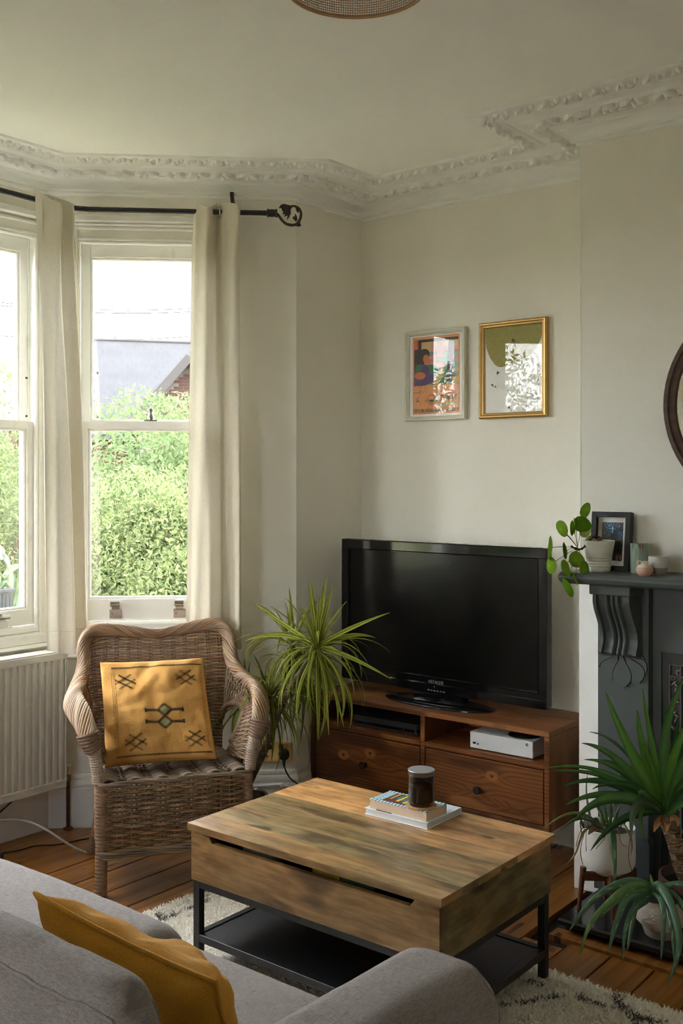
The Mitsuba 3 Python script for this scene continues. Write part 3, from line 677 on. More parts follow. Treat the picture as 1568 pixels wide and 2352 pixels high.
def poster_fn(p, n, uv):
    x = (p.x + 2.696) / .252; z = (p.z - 1.797) / .350
    org, dk, pur, grn = mi.Color3f(.66, .29, .115), mi.Color3f(.042, .030, .032), mi.Color3f(.10, .05, .16), mi.Color3f(.028, .16, .075)
    pk, red = mi.Color3f(.60, .30, .24), mi.Color3f(.60, .12, .05)
    c = org
    pic = (z > .37) & (x > .03) & (x < .97) & (z < .965)
    sc = MX(pk, (.20, .34, .24), SS(.4, .6, FB(x * 5, z * 13, 2, 3)))
    sc = MX(sc, red, SS(.62, .7, FB(x * 3 + 5, z * 16, 6, 3)) * .7)
    sc = dr.select(z > .80, MX(pk, (.62, .42, .2), SS(.4, .6, N(x * 4, z * 9, 3))), sc)
    sc = dr.select(z < .56, MX((.50, .33, .08), (.08, .16, .08), SS(.42, .58, FB(x * 8, z * 12, 1, 2))), sc)
    bar = (x < .19) | (z > .93) | ((x > .72 + .10 * (z - .4)) & (x < .84 + .1 * (z - .4)))
    sc = dr.select(bar, dk, sc)
    sc = dr.select((x < .115) & (z > .84), red, sc)
    hair = (dr.square((x - .25) / .115) + dr.square((z - .775) / .07) < 1) | ((dr.square((x - .15) / .10) + dr.square((z - .66) / .11)) < 1)
    sc = dr.select(hair, dk, sc)
    face = dr.square((x - .285) / .062) + dr.square((z - .715) / .055) < 1
    body = (dr.square((x - .20) / .16) + dr.square((z - .55) / .10)) < 1
    arm = (dr.square((x - .16) / .12) + dr.square((z - .50) / .05)) < 1
    lap = (z < .51) & (x < .46) & (z > .37 + .20 * dr.maximum(x - .26, 0))
    sc = dr.select((dr.square((x - .36) / .20) + dr.square((z - .55) / .085)) < 1, grn, sc)
    sc = dr.select(lap, pur, sc); sc = dr.select(body, pur, sc); sc = dr.select(dr.square((x - .13) / .07) + dr.square((z - .60) / .05) < 1, grn, sc)
    sc = dr.select(face | arm, mi.Color3f(.58, .17, .055), sc)
    c = dr.select(pic, sc, c)
    low = (z < .37) & (x < .40) & (z > .12)
    vein = dr.abs(FB(x * 9, z * 12, 5, 3) - .5) < .018
    c = dr.select(low & vein & (dr.square((x - .2) / .19) + dr.square((z - .25) / .14) < 1), mi.Color3f(.22, .09, .04), c)
    rr = dr.square((x - .41) / .105) + dr.square((z - .185) / .072)
    c = dr.select((rr < 1) & (rr > .55), red, c); c = dr.select((rr < .3) & (z < .185), grn, c)
    c = dr.select((x > .52) & (z > .105) & (z < .135) & (x < .95), mi.Color3f(.30, .36, .09), c)
    return c


mat('mat_poster', None, .6, fn=poster_fn)
mat('mat_white_card', (.78, .76, .74), .7)
q = thing('picture', 'railway travel poster in a slim sage green frame on the alcove wall', 'picture')
add(q + '__frame', frame_mesh(-2.732, -2.410, 1.767, 2.174, .0205, .026), 'mat_sage_frame')
add(q + '__mount', box(-2.713, -2.429, YW - .010, YW - .006, 1.786, 2.155), 'mat_white_card')
add(q + '__print', box(-2.696, -2.444, YW - .0105, YW - .009, 1.797, 2.147), 'mat_poster')
mat('mat_ink', (.012, .016, .018), .6); mat('mat_red_ink', (.50, .06, .05), .6); mat('mat_grey_ink', (.06, .08, .07), .6)


def fit_text(s, x0, x1, z, h, m, y=YW - .0105, bold=True, part='lettering'):
    tm = meshkit.text_mesh(s, h, .0004, bold); w = tm.extents[0]; tm.apply_translation([-tm.bounds[0][0], 0, 0]); tm.vertices[:, 0] *= (x1 - x0) / w
    add(q + '__' + part, at(tm, frame([x0, y, z], [1, 0, 0], [0, 0, 1], [0, -1, 0])), m)


fit_text('CEYLON GOVERNMENT RAILWAY', -2.689, -2.451, 1.806, .0145, 'mat_ink')
fit_text('RAILWAY', -2.580, -2.458, 1.856, .023, 'mat_grey_ink')
fit_text('by', -2.560, -2.535, 1.884, .013, 'mat_red_ink', bold=False); fit_text('way', -2.505, -2.462, 1.884, .016, 'mat_red_ink', bold=False)
add(q + '__glass', box(-2.711, -2.431, YW - .0135, YW - .0133, 1.787, 2.154), 'mat_picture_glass')


def abstract_fn(p, n, uv):
    x = (p.x + 2.327) / .302; z = (p.z - 1.780) / .380
    e = dr.square((x - .50) / .47) + dr.square((z - 1.03) / .43)
    yy = dr.square((x - .50) / .47) + dr.square((z - .93) / .42)
    ol = MX((.33, .30, .085), (.25, .23, .06), FB(p.x * 160, p.z * 160, 1, 2))
    shape = (dr.abs(x - .51) < .46) & (z > .985 - .40 * dr.sqrt(dr.maximum(1 - dr.square((x - .51) / .46), 0)) - .12 * SS(.55, .2, x)) & (z < .985)
    return dr.select(shape, ol, mi.Color3f(.74, .73, .70))


mat('mat_abstract', None, .7, fn=abstract_fn)
q = thing('picture', 'abstract olive arch print with thin twigs in a gold frame', 'picture')
add(q + '__frame', frame_mesh(-2.340, -2.014, 1.763, 2.178, .0245, .028, .006), 'mat_gold')
add(q + '__print', box(-2.318, -2.036, YW - .0105, YW - .006, 1.785, 2.156), 'mat_abstract')


def twig(pts, n):
    p3 = spline([(a, YW - .0106, b) for a, b in pts], 14); ms = [tube(p3, .0007, 4)]
    for i in range(n):
        c_ = p3[rng.integers(3, 14)]; a_ = rng.uniform(0, 6.28)
        ms.append(at(prism(affinity.scale(Point(0, 0).buffer(1, 6), .0045, .0022), .0004), frame([c_[0] + .004 * math.cos(a_), YW - .0106, c_[2] + .004 * math.sin(a_)], [math.cos(a_), 0, math.sin(a_)], [-math.sin(a_), 0, math.cos(a_)], [0, -1, 0])))
    return cat(ms)


for pts, n_ in (((( -2.06, 1.79), (-2.062, 1.90), (-2.055, 2.0), (-2.07, 2.03)), 10), (((-2.12, 1.79), (-2.11, 1.88), (-2.13, 1.95)), 3), (((-2.12, 1.79), (-2.16, 1.83), (-2.21, 1.885)), 5), (((-2.21, 1.81), (-2.19, 1.80), (-2.17, 1.79)), 6), (((-2.285, 1.91), (-2.27, 1.90), (-2.255, 1.895)), 4), (((-2.255, 1.95), (-2.25, 1.96), (-2.252, 1.97)), 4), (((-2.165, 2.06), (-2.17, 2.08), (-2.18, 2.10)), 7)):
    add(q + '__twig', twig(pts, n_), 'mat_ink')
add(q + '__glass', box(-2.317, -2.037, YW - .0135, YW - .0133, 1.786, 2.155), 'mat_picture_glass')

# ------------------------------------------------------------------ round mirror on the chimney breast
YB = 3.512
q = thing('mirror', 'round mirror in a dark walnut frame above the mantel, cut off by the photo edge', 'mirror')
mp = [(.366, YB - .001), (.366, YB - .026), (.362, YB - .030), (.350, YB - .030), (.347, YB - .026), (.344, YB - .024), (.328, YB - .020), (.325, YB - .012), (.325, YB - .001)]
m = lathe([(r, -(y - YB)) for r, y in mp], 128)
MF = frame([-1.003, YB, 1.757], [1, 0, 0], [0, 0, 1], [0, -1, 0])
add(q + '__frame', at(m, MF), 'mat_walnut', 30)
add(q + '__mirror_glass', at(lathe([(0, .004), (.326, .004), (.326, .008), (0, .008)], 96), MF), 'mat_mirror', 30)

# ------------------------------------------------------------------ fireplace
f = thing('fireplace', 'dark grey-green painted fire surround with fluted corbels and cast iron insert', 'fireplace')
ML, MR = -1.664, -.342
sh = box(ML, MR, 3.272, YB - .001, 1.139, 1.178, .0)
pf = [(3.512, 1.1785), (3.285, 1.1785), (3.277, 1.175), (3.272, 1.168), (3.272, 1.160), (3.278, 1.148), (3.290, 1.141), (3.305, 1.1385), (3.512, 1.1385)]
shelf = prism(Polygon(pf), MR - ML - .02)
shelf = at(shelf, frame([ML + .01, 0, 0], [0, 1, 0], [0, 0, 1], [1, 0, 0]))
endp = cat([at(prism(Polygon(pf).buffer(-.004 * k), .004), frame([(ML + .01 - .0035 * (k + 1) if s < 0 else MR - .01 + .0035 * k), 0, 0], [0, 1, 0], [0, 0, 1], [1, 0, 0])) for s in (-1, 1) for k in range(3)])
add(f + '__mantel_shelf', cat([shelf, endp]), 'mat_slate_green', 20)
PF, PI = 3.440, 3.476                   # pilaster face, inner panel face
CC = [(-1.590, -1.403), (-.603, -.416)]
pil = []
for x0, x1 in CC:
    add(f + '__pilaster', box(x0, x1, PF, YB - .001, .255, 1.1385, .002), 'mat_slate_green')
    pr = Polygon([(x0 - .008, 0), (x1 + .008, 0), (x1 + .008, .19), (x1 + .001, .215), (x0 - .001, .215), (x0 - .008, .19)])
    add(f + '__plinth', at(prism(pr, YB - PF + .012), frame([0, YB - .001, .0485], [1, 0, 0], [0, 0, 1], [0, -1, 0])), 'mat_slate_green')
    xc = (x0 + x1) / 2 + .001
    add(f + '__cap_block', box(xc - .074, xc + .074, 3.325, PF, 1.104, 1.1383, .003), 'mat_slate_green')
    # fluted corbel: an S curve seen from the side, rolled across its width
    ns, nu = 60, 57
    s = np.linspace(0, 1, ns); hz = 1.104 - .219 * s
    S = np.array([.098, .099, .094, .080, .062, .046, .036, .033, .037, .046, .050, .040, .012]); ss = np.array([0, .08, .18, .30, .42, .54, .64, .73, .82, .90, .95, .985, 1.0])
    from scipy.interpolate import PchipInterpolator
    out = PchipInterpolator(ss, S)(s)
    a = np.linspace(-1, 1, nu)
    sh_x = .010 * np.interp(s, [0, .3, .7, 1], [0, 0, 1, 1]) * 0

    def ridges(q):
        r = np.zeros_like(q)
        for c0, w_ in ((-.30, .13), (.0, .10), (.30, .13)):
            d_ = np.clip(np.abs(q - c0) / w_, 0, 1); r = np.maximum(r, np.sqrt(np.clip(1 - d_ ** 2, 0, 1)) * (.015 if c0 else .012))
        return np.maximum(r, np.where(np.abs(q) > .80, .0165, 0) * np.clip((np.abs(q) - .74) / .08, 0, 1))
    rg = ridges(a) - .0125
    wd = .066 + .004 * s
    X_ = xc + a[None] * wd[:, None]; Y_ = PF - np.maximum(out[:, None] + rg[None] * np.clip(out[:, None] / .03, 0, 1), 0); Z_ = hz[:, None] + 0 * a[None]
    V_ = np.stack([X_, Y_, Z_], -1)
    Lc = np.concatenate([np.stack([X_[:, :1], X_[:, :1] * 0 + PF + .003, Z_[:, :1]], -1), V_, np.stack([X_[:, -1:], X_[:, -1:] * 0 + PF + .003, Z_[:, -1:]], -1)], 1)
    add(f + '__corbel', TM(Lc.reshape(-1, 3), quads(ns, nu + 2)[:, ::-1]), 'mat_slate_green', 38)
    # palmette below it
    zc0 = .892
    used = Polygon([(-9, -9), (-9, -9.1), (-9.1, -9)])
    for k, an in ((3, 0), (2, -36), (4, 36), (1, -66), (5, 66), (0, -98), (6, 98)):
        L_ = (.060, .080, .104, .122, .104, .080, .060)[k]
        pts = [(0, 0)] + [(L_ * u_, .5 * L_ * (.70 if k != 3 else .56) * math.sin(math.pi * u_ ** 1.6) ** .8) for u_ in np.linspace(.1, 1, 12)]
        pts += [(x_, -y_) for x_, y_ in pts[:0:-1]]
        pg = affinity.rotate(Polygon(pts).buffer(0), -90 + an * .78, origin=(0, 0))
        pg = affinity.translate(pg, xc + .026 * math.sin(math.radians(an)), zc0 - .004 * abs(k - 3)).difference(used.buffer(.0022))
        pg = max(getattr(pg, 'geoms', [pg]), key=lambda g_: g_.area); used = used.union(pg)
        add(f + '__palmette_lobe', at(prism(pg, .009 + .0010 * (3 - abs(k - 3))), frame([0, PF + .001, 0], [1, 0, 0], [0, 0, 1], [0, -1, 0])), 'mat_slate_green')
OX0, OX1, OZ = -1.372, -.634, .905
add(f + '__inner_panel', cat([box(-1.404, -.602, PI, YB - .001, OZ, 1.1384), box(-1.404, OX0, PI, YB - .001, .049, OZ), box(OX1, -.602, PI, YB - .001, .049, OZ)]), 'mat_slate_green')
# cast iron insert
II = 3.484
ins = [box(OX0, -1.300, II, II + .02, .049, OZ), box(-.706, OX1, II, II + .02, .049, OZ), box(-1.30, -.706, II, II + .02, .80, OZ)]
add(f + '__iron_plate', cat(ins), 'mat_iron')


def strip(x0, x1, z0, z1): return [box(x0, x1, II - .010, II, z0, z0 + .006, .002), box(x0, x1, II - .010, II, z1 - .006, z1, .002), box(x0, x0 + .005, II - .010, II, z0, z1, .002), box(x1 - .005, x1, II - .010, II, z0, z1, .002)]


add(f + '__iron_bead', cat(strip(-1.345, -1.302, .12, .868) + strip(-.704, -.661, .12, .868) + strip(-1.345, -.661, .822, .868)), 'mat_iron_bright')


def blob(x, z, r, sx=1.0, sz=1.0, an=0.0, h=.6):
    m = trimesh.creation.icosphere(2, r); m.vertices[:, 0] *= sx; m.vertices[:, 1] *= sz; m.vertices[:, 2] *= h
    return at(m, frame([x, II - .001, z], [math.cos(an), 0, math.sin(an)], [-math.sin(an), 0, math.cos(an)], [0, -1, 0]))


for xx, sgn in ((-1.3235, 1), (-.6825, -1)):
    orn = []
    for k, zz in enumerate(np.arange(.80, .13, -.052)):
        a_ = .8 * (1 if k % 2 else -1)
        if k % 3 == 1: orn += [blob(xx, zz, .0115), blob(xx - .007, zz - .012, .006), blob(xx + .007, zz - .012, .006)]
        else: orn += [blob(xx - .006, zz, .012, .42, 1.3, a_), blob(xx + .006, zz - .008, .012, .42, 1.3, -a_), blob(xx, zz - .024, .010, .4, 1.2, a_ * .5)]
    add(f + '__iron_ornament', cat(orn), 'mat_iron_bright', True, kind='stuff')
sp = []
for sx_ in (-1.323, -.683):
    for cx_, cz_, d_ in ((0.010, .856 - .018, 1), (-.010, .818, -1)):
        th = np.linspace(0, 4.2 * np.pi / 1.2, 40); r_ = .0105 * (1 - .055 * th)
        sp.append(tube(np.stack([sx_ + cx_ + r_ * np.cos(th * d_), II - .004 + 0 * th, cz_ + r_ * np.sin(th)], -1), .0019, 6))
for m_ in sp: add(f + '__iron_scroll', m_, 'mat_iron_bright', True)
add(f + '__firebox', cat([box(-1.30, -1.29, II + .01, 3.80, .05, .82), box(-.716, -.706, II + .01, 3.80, .05, .82), box(-1.30, -.706, 3.79, 3.80, .05, .82), box(-1.30, -.706, II + .01, 3.80, .81, .82)]), 'mat_soot')
h = thing('hearth', 'polished black slate hearth slab in front of the fireplace', 'hearth')
add(h + '__slab', cat([box(-1.585, -.415, 3.112, YB - .0015, .026, .0485, .006)]), 'mat_slate_hearth')
add(h + '__base', box(-1.572, -.428, 3.150, YB - .0015, -.02, .026, .002), 'mat_slate_hearth')
struct('trim_2', 'white painted strip of the chimney breast beside the fire surround')
add('trim_2', cat([box(-1.694, -1.5905, 3.5065, 3.513, .19, 1.138), box(-1.7085, -1.5995, 3.494, 3.513, -.0, .245, .002), box(-1.7085, -1.689, 3.50, 3.872, 0, .245, .002)]), 'mat_breast_trim')
struct('trim_3', 'pale plaster bead down the edge of the chimney breast')
add('trim_3', box(-1.6925, -1.6885, 3.5105, 3.5145, .245, 2.725, .001), 'mat_plaster')
del scene['baseboard_chimney'], labels['baseboard_chimney']

# ------------------------------------------------------------------ radiator, valve, pipe
r = thing('radiator', 'white ribbed panel radiator under the bay window', 'radiator')
RX = -3.652; v0, v1 = 1.63, 2.690
add(r + '__panel', cat([box(RX - .012, RX - .010, v0, v1, .196, .772), box(RX - .010, RX, v0, v1, .738, .772, .004), box(RX - .010, RX, v0, v1, .196, .232, .004), box(RX - .07, RX - .012, v0 + .01, v1 - .004, .205, .765, .01), box(RX - .012, RX - .001, v1 - .010, v1, .20, .77, .003)]), 'mat_radiator')
rib = mikit.ply(cat([trimesh.convex.convex_hull(np.array([[-.009, -.0105, -.262], [-.009, .0105, -.262], [0, -.0065, -.255], [0, .0065, -.255], [-.009, -.0105, .262], [-.009, .0105, .262], [0, -.0065, .255], [0, .0065, .255]]))]), 'mat_radiator')
for k in range(43):
    y = v1 - .026 - k * .0327
    if y < v0 + .015: break
    add(r + '__rib', {**rib, 'to_world': T4().translate([RX - .0005, y, .485])}, None)
add(r + '__top_grille', cat([box(RX - .075, RX - .001, v0 + .006, v1 - .006, .772, .777, .002)] + [box(RX - .066, RX - .012, y, y + .006, .776, .778) for y in np.arange(v0 + .02, v1 - .02, .014)]), 'mat_radiator')
p = thing('pipe', 'brown copper pipe with white valve cap beside the radiator', 'pipe')
mat('mat_copper', (.11, .040, .018), .4, metal=.6)
px_, py_ = -3.690, 2.722
add(p + '__pipe', cat([tube([(px_, py_, -.02), (px_, py_, .10), (px_, py_, .222)], .0078, 14), lathe([(0, 0), (.021, 0), (.021, .004), (.010, .010), (0, .010)], 20, (px_, py_, .0))]), 'mat_copper', 40)
add(p + '__valve', cat([lathe([(0, .208), (.012, .208), (.0125, .240), (.0, .240)], 16, (px_, py_, 0)), tube([(px_, py_, .225), (px_ + .008, py_ - .03, .225)], .008, 10)]), 'mat_lid_rim', 40)
mat('mat_cream_plastic', (.62, .52, .36), .4)
add(p + '__valve_cap', lathe([(0, .236), (.0155, .236), (.018, .262), (.0185, .274), (.0, .276)], 20, (px_, py_, 0)), 'mat_cream_plastic', 30, label='cream valve cap')

# ------------------------------------------------------------------ curtain pole
onB = lambda x, y, off=.12: (lambda q, n_, p0: q * 0 + np.r_[(RT * ((x - 784) / FOCAL) + FW) * ((n_ @ p0) / (n_ @ (RT * ((x - 784) / FOCAL) + FW))), EYE + (1102 - y) / FOCAL * ((n_ @ p0) / (n_ @ (RT * ((x - 784) / FOCAL) + FW)))])(np.zeros(3), Nb, P4 + Nb * off)
W3, W4_ = np.array(W[3]), np.array(W[4]); Db = (W4_ - W3) / np.linalg.norm(W4_ - W3); Nb = np.array([Db[1], -Db[0]]); P4 = W4_
pb = lambda t, off, z: np.r_[W4_ - Db * t + Nb * off, z]
pole = thing('curtain_pole', 'black iron curtain pole bent round the bay with a scrolled leaf finial', 'curtain pole')
PZ = 2.641
pts = [(-3.612, y, PZ + .014) for y in (1.60, 1.85, 2.2)] + [(-3.612, 2.54, PZ + .004)] + [tuple(pb(.93, .115, PZ))] + [tuple(pb(t, .12, PZ)) for t in (.84, .6, .35, .112)]
pp = spline(pts, 160)
pp = np.vstack([np.linspace(pts[0], pts[3], 20), spline([pts[3], (-3.610, 2.60, PZ + .002), (-3.598, 2.65, PZ), tuple(pb(.88, .12, PZ))], 16)[1:], np.linspace(pb(.87, .12, PZ), pb(.118, .12, PZ), 20)])
add(pole + '__rod', tube(pp, .0108, 14), 'mat_black_metal', 40)
e0 = pb(.120, .12, PZ); D3 = np.r_[Db, 0]; N3 = np.r_[Nb, 0]
add(pole + '__collar', at(lathe([(0, -.022), (.017, -.022), (.019, -.019), (.015, -.014), (.0165, 0), (.015, .014), (.019, .019), (.017, .022), (0, .022)], 24), frame(e0 + D3 * .012, np.cross([0, 0, 1.], D3), [0, 0, 1], D3)), 'mat_black_metal', 40)
mat('mat_iron_brown', (.030, .014, .011), .5)
scr = spline([onB(x, y) for x, y in ((622, 488), (632, 489), (643, 500), (655, 513), (668, 517), (680, 515), (688, 505), (691, 492), (687, 480), (678, 474), (668, 474), (662, 478))], 60)
add(pole + '__finial_scroll', tube(scr, np.interp(np.arange(60), [0, 20, 40, 59], [.0052, .0062, .0060, .0038]), 10), 'mat_iron_brown', 40)


def cutout(pxs, dep=.010, off=.115):
    q = [onB(x, y, off) for x, y in pxs]; o = q[0]
    P2 = Polygon([((k - o) @ D3, k[2] - o[2]) for k in q]).buffer(0)
    return at(prism(P2, dep), frame(o, D3, [0, 0, 1], -np.cross([0, 0, 1.], D3) * -1))


FLOW = [(668, 472), (660, 470), (652, 468), (645, 470), (640, 477), (646, 477), (648, 484), (651, 483), (649, 492), (655, 489), (653, 497), (660, 494), (659, 505), (664, 498), (668, 489), (667, 480), (671, 475)]
for pxs in (FLOW, [(679, 508), (672, 500), (673, 496), (676, 498), (677, 490), (682, 497), (683, 505)], [(680, 512), (690, 511), (689, 514), (692, 517), (686, 520), (678, 517)], [(679, 478), (681, 473), (684, 476), (690, 478), (686, 482), (686, 488), (682, 486)]):
    add(pole + '__finial_leaf', cutout(pxs), 'mat_iron_brown')
br = spline([pb(.287, .004, 2.795), pb(.284, .012, 2.77), pb(.276, .07, 2.69), pb(.262, .118, 2.630), pb(.258, .122, 2.612), pb(.256, .118, 2.600)], 24)
vv_, ff_, _ = ribbon(br, np.tile(D3, (24, 1)), np.full(24, .0085), cols=3)
add(pole + '__bracket', cat([TM(vv_, ff_), TM(vv_ + N3 * .004 + [0, 0, .003], ff_[:, ::-1]), at(box(-.010, .010, -.002, .004, -.03, .012), frame(pb(.287, .002, 2.79), D3, N3))]), 'mat_iron_brown', 40)
add(pole + '__bracket', cat([tube([(-3.775, 1.9, PZ), (-3.655, 1.9, PZ - .012)], .007, 8)]), 'mat_iron_brown')


# ------------------------------------------------------------------ curtains
def curtain(path, low, n, amp, z0, z1, seed, ph=0.0, ns=200, nz=90):
    """Cloth hung from a plan path at the top to the path low at the hem, falling in n deep folds."""
    A_, B_ = spline(path, ns)[:, :2], spline(low, ns)[:, :2]
    s = np.linspace(0, 1, ns); rows = []
    for j in range(nz):
        k = j / (nz - 1); z = z1 + (z0 - z1) * k
        P = A_ + (B_ - A_) * (k ** .9)
        t_ = np.gradient(P, axis=0); t_ /= np.linalg.norm(t_, axis=1, keepdims=True); nn = np.stack([-t_[:, 1], t_[:, 0]], 1)
        sw = s + (.05 + .03 * np.sin(seed)) * np.sin(np.pi * s) * np.sin(2.4 * k + seed) + .025 * np.sin(2 * np.pi * s) * k
        a_ = 2 * np.pi * n * sw + ph
        base = np.sin(a_ + .5 * np.sin(a_))                       # rounded crests, tight valleys
        off = base * amp * np.interp(k, [0, .05, .25, .7, 1], [1.05, .95, .80, .92, 1.0]) + .010 * np.sin(2 * np.pi * (2.2 * n * s) + 5 * k + seed) * np.interp(k, [0, .1, 1], [0, .4, 1])
        slide = .010 * np.cos(a_) * np.interp(k, [0, .12, 1], [1.2, .5, .3])
        dimple = .012 * np.exp(-((k - .05) / .035) ** 2) * np.sin(4 * np.pi * n * s + seed)
        q = P + nn * (off + dimple)[:, None] + t_ * slide[:, None]
        top_ = (.022 * np.clip(base, -1, 1) - .012 + .010 * np.sin(7 * s + seed)) * np.clip(1 - k / .03, 0, 1)
        zz = z + top_ + (.004 * np.sin(s * 9 + seed) + .006 * base) * (k > .985)
        rows.append(np.c_[q, zz])
    return np.array(rows)


def drape(key, label, path, low, n, amp, z0, z1, seed, ph, rings):
    c = thing(key, label, 'curtain', 'curtains in the bay')
    R_ = curtain(path, low, n, amp, z0, z1, seed, ph)
    add(c + '__fabric', TM(R_.reshape(-1, 3), quads(*R_.shape[:2])), 'mat_curtain', True)
    add(c + '__hem_stitch', tube(R_[int(.955 * len(R_))], .0009, 4), 'mat_curtain', True)
    for q, d_ in rings:
        add(c + '__eyelet', tube(spline([np.array(q) + .024 * (math.cos(a_) * np.array([0, 0, 1.]) + math.sin(a_) * np.cross(d_, [0, 0, 1.])) for a_ in np.arange(20) * 2 * np.pi / 20], 40, closed=True), .0032, 8, closed=True), 'mat_chrome', True, label='metal eyelet on the pole')
    return c


pq_ = lambda x, d: tuple(point(x, 1102, d)[:2])
drape('curtain', 'cream cotton curtain hanging where the two bay windows meet', [pq_(97, 4.165), pq_(118, 4.225), pq_(145, 4.30), pq_(172, 4.36)], [pq_(128, 4.19), pq_(150, 4.24), pq_(180, 4.31), pq_(208, 4.37)], 2.35, .040, .795, 2.672, 3, .9, [((-3.611, 2.575, PZ + .003), np.array([0, 1., 0]))])
drape('curtain', 'cream cotton curtain bunched at the pole end beside the leaf finial', [pb(t, .122, 0) for t in (.450, .39, .32, .252)], [pb(t, .122, 0) for t in (.478, .40, .32, .240)], 1.75, .048, .795, 2.690, 8, 1.0, [(tuple(pb(.33, .12, PZ)), D3)])
drape('curtain', 'cream cotton curtain at the near side of the bay, seen only in the picture glass', [(-3.675, 1.60), (-3.655, 1.55), (-3.59, 1.47)], [(-3.675, 1.61), (-3.655, 1.55), (-3.57, 1.45)], 2.6, .045, .80, 2.695, 5, .3, [])
drape('curtain', 'cream cotton curtain by the front wall, seen only in the picture glass', [(-3.33, 1.21), (-3.22, 1.11), (-3.11, 1.0)], [(-3.35, 1.23), (-3.22, 1.11), (-3.09, .98)], 2.2, .045, .80, 2.695, 12, .3, [])

# ------------------------------------------------------------------ pendant shade
lamp = thing('pendant_lamp', 'woven rattan pendant lampshade hanging from the ceiling, cut by the top of the photo', 'lamp')
lc = point(818, 1102, 2.0); lc[2] = 2.458
mat('mat_rattan', (.50, .32, .17), .6)
LR, LH = .138, .205
rad_ = lambda k: LR * np.interp(k, [0, .5, .85, 1], [1.0, .985, .90, .70])
an = np.linspace(0, 2 * np.pi, 96, endpoint=False)
ms = [tube(np.stack([rad_(k) * np.cos(an), rad_(k) * np.sin(an), LH * k + 0 * an], -1), .0010, 4, closed=True) for k in np.linspace(.02, 1, 42)]
kz = np.linspace(0, 1, 18)
for a_ in np.arange(176) * 2 * np.pi / 176: ms.append(tube(np.stack([rad_(kz) * math.cos(a_), rad_(kz) * math.sin(a_), LH * kz], -1), .0010, 4, caps=False))
add(lamp + '__woven_shade', mv(cat(ms), *lc), 'mat_rattan', True, kind='stuff')
for k in (0, 1): add(lamp + '__rim', mv(tube(np.stack([rad_(k) * np.cos(an), rad_(k) * np.sin(an), LH * k + 0 * an], -1), .0038, 8, closed=True), *lc), 'mat_rattan', True)
for a_ in (0, 2.094, 4.189): add(lamp + '__spoke', tube([lc + [rad_(1) * math.cos(a_), rad_(1) * math.sin(a_), LH], lc + [.014 * math.cos(a_), .014 * math.sin(a_), LH]], .0016, 6), 'mat_rattan', True)
lc[2] += .12
add(lamp + '__cord', tube([(lc[0], lc[1], CEIL), (lc[0], lc[1], lc[2] + .03)], .004, 8), 'mat_white_print', True)
add(lamp + '__bulb', lathe([(0, -.05), (.022, -.042), (.03, -.02), (.024, .01), (.014, .03), (.014, .07), (0, .07)], 24, tuple(lc)), 'mat_white_print', True)
add(lamp + '__ceiling_rose', lathe([(0, CEIL - .025), (.03, CEIL - .022), (.045, CEIL - .004), (.046, CEIL), (0, CEIL)], 28, (lc[0], lc[1], 0)), 'mat_white_print', 40)

# ------------------------------------------------------------------ socket, leads, the black stand at the left edge
s_ = thing('wall_socket', 'brass double wall socket low behind the dracaena', 'socket')
SF = frame(pb(.091, 0, .306), D3, -N3)
add(s_ + '__plate', at(cat([box(-.074, .074, -.007, 0, -.044, .044, .003), box(-.068, .068, -.009, -.006, -.038, .038, .002)]), SF), 'mat_brass')
add(s_ + '__switch', at(box(-.032, -.014, -.013, -.008, .012, .032, .001), SF), 'mat_black_matte'); add(s_ + '__switch', at(box(.014, .032, -.013, -.008, .012, .032, .001), SF), 'mat_black_matte')
add(s_ + '__outlet', at(cat([box(-.058, -.052, -.0095, -.008, -.022, -.016), box(-.038, -.032, -.0095, -.008, -.022, -.016), box(-.048, -.042, -.0095, -.008, -.006, .002)]), SF), 'mat_black_matte')
k = thing('plug', 'round black plug in the brass socket with its lead running behind the stand', 'plug')
add(k + '__body', at(at(lathe([(0, 0), (.024, 0), (.024, .018), (.020, .026), (0, .028)], 28), frame([.036, -.009, -.010], [1, 0, 0], [0, 0, 1], [0, -1, 0])), SF), 'mat_black_matte', 35)
add(k + '__strain_relief', at(tube([(.036, -.022, -.028), (.036, -.024, -.058)], [.009, .005], 10), SF), 'mat_black_matte', True)
lead = [np.r_[(SF @ [.036, -.024, -.056, 1])[:3]], pb(.03, .04, .20), pb(-.03, .05, .16), np.array([-2.965, 3.46, .13]), np.array([-2.94, 3.52, .06]), np.array([-2.90, 3.60, .006])]
add(k + '__lead', tube(spline(lead, 40), .0032, 8), 'mat_black_matte', True)
w_ = thing('cable', 'white cable clipped along the skirting under the brass socket', 'cable')
add(w_ + '__sheath', tube(spline([pb(.80, .026, .165), pb(.5, .026, .165), pb(.12, .026, .165), pb(.05, .026, .163), pb(.025, .027, .15), pb(.02, .027, .11)], 40), .0045, 8), 'mat_white_print', True)
add(w_ + '__clip', at(box(-.006, .006, -.034, -.02, -.008, .010, .002), frame(pb(.065, 0, .165), D3, -N3)), 'mat_white_print')
w_ = thing('cable', 'thin white wire drooping across the skirting below the brass socket', 'cable')
add(w_, tube(spline([pb(.5, .03, .045), pb(.3, .032, .10), pb(.15, .028, .125), pb(.03, .028, .128)], 30), .0022, 6), 'mat_white_print', True)
w_ = thing('cable', 'grey-white cable looping from the radiator down to the floor behind the wicker chair', 'cable')
mat('mat_cable_grey', (.50, .50, .44), .5)
add(w_, tube(spline([(-3.632, 2.10, .17), (-3.632, 2.30, .150), point(45, 1884, 4.20), point(110, 1908, 4.12), (-3.40, 2.585, .0062), (-3.22, 2.75, .0062), (-3.05, 2.95, .0062)], 70), .0048, 8), 'mat_cable_grey', True)
w_ = thing('cable', 'black wire lying on the boards along the bay skirting', 'cable')
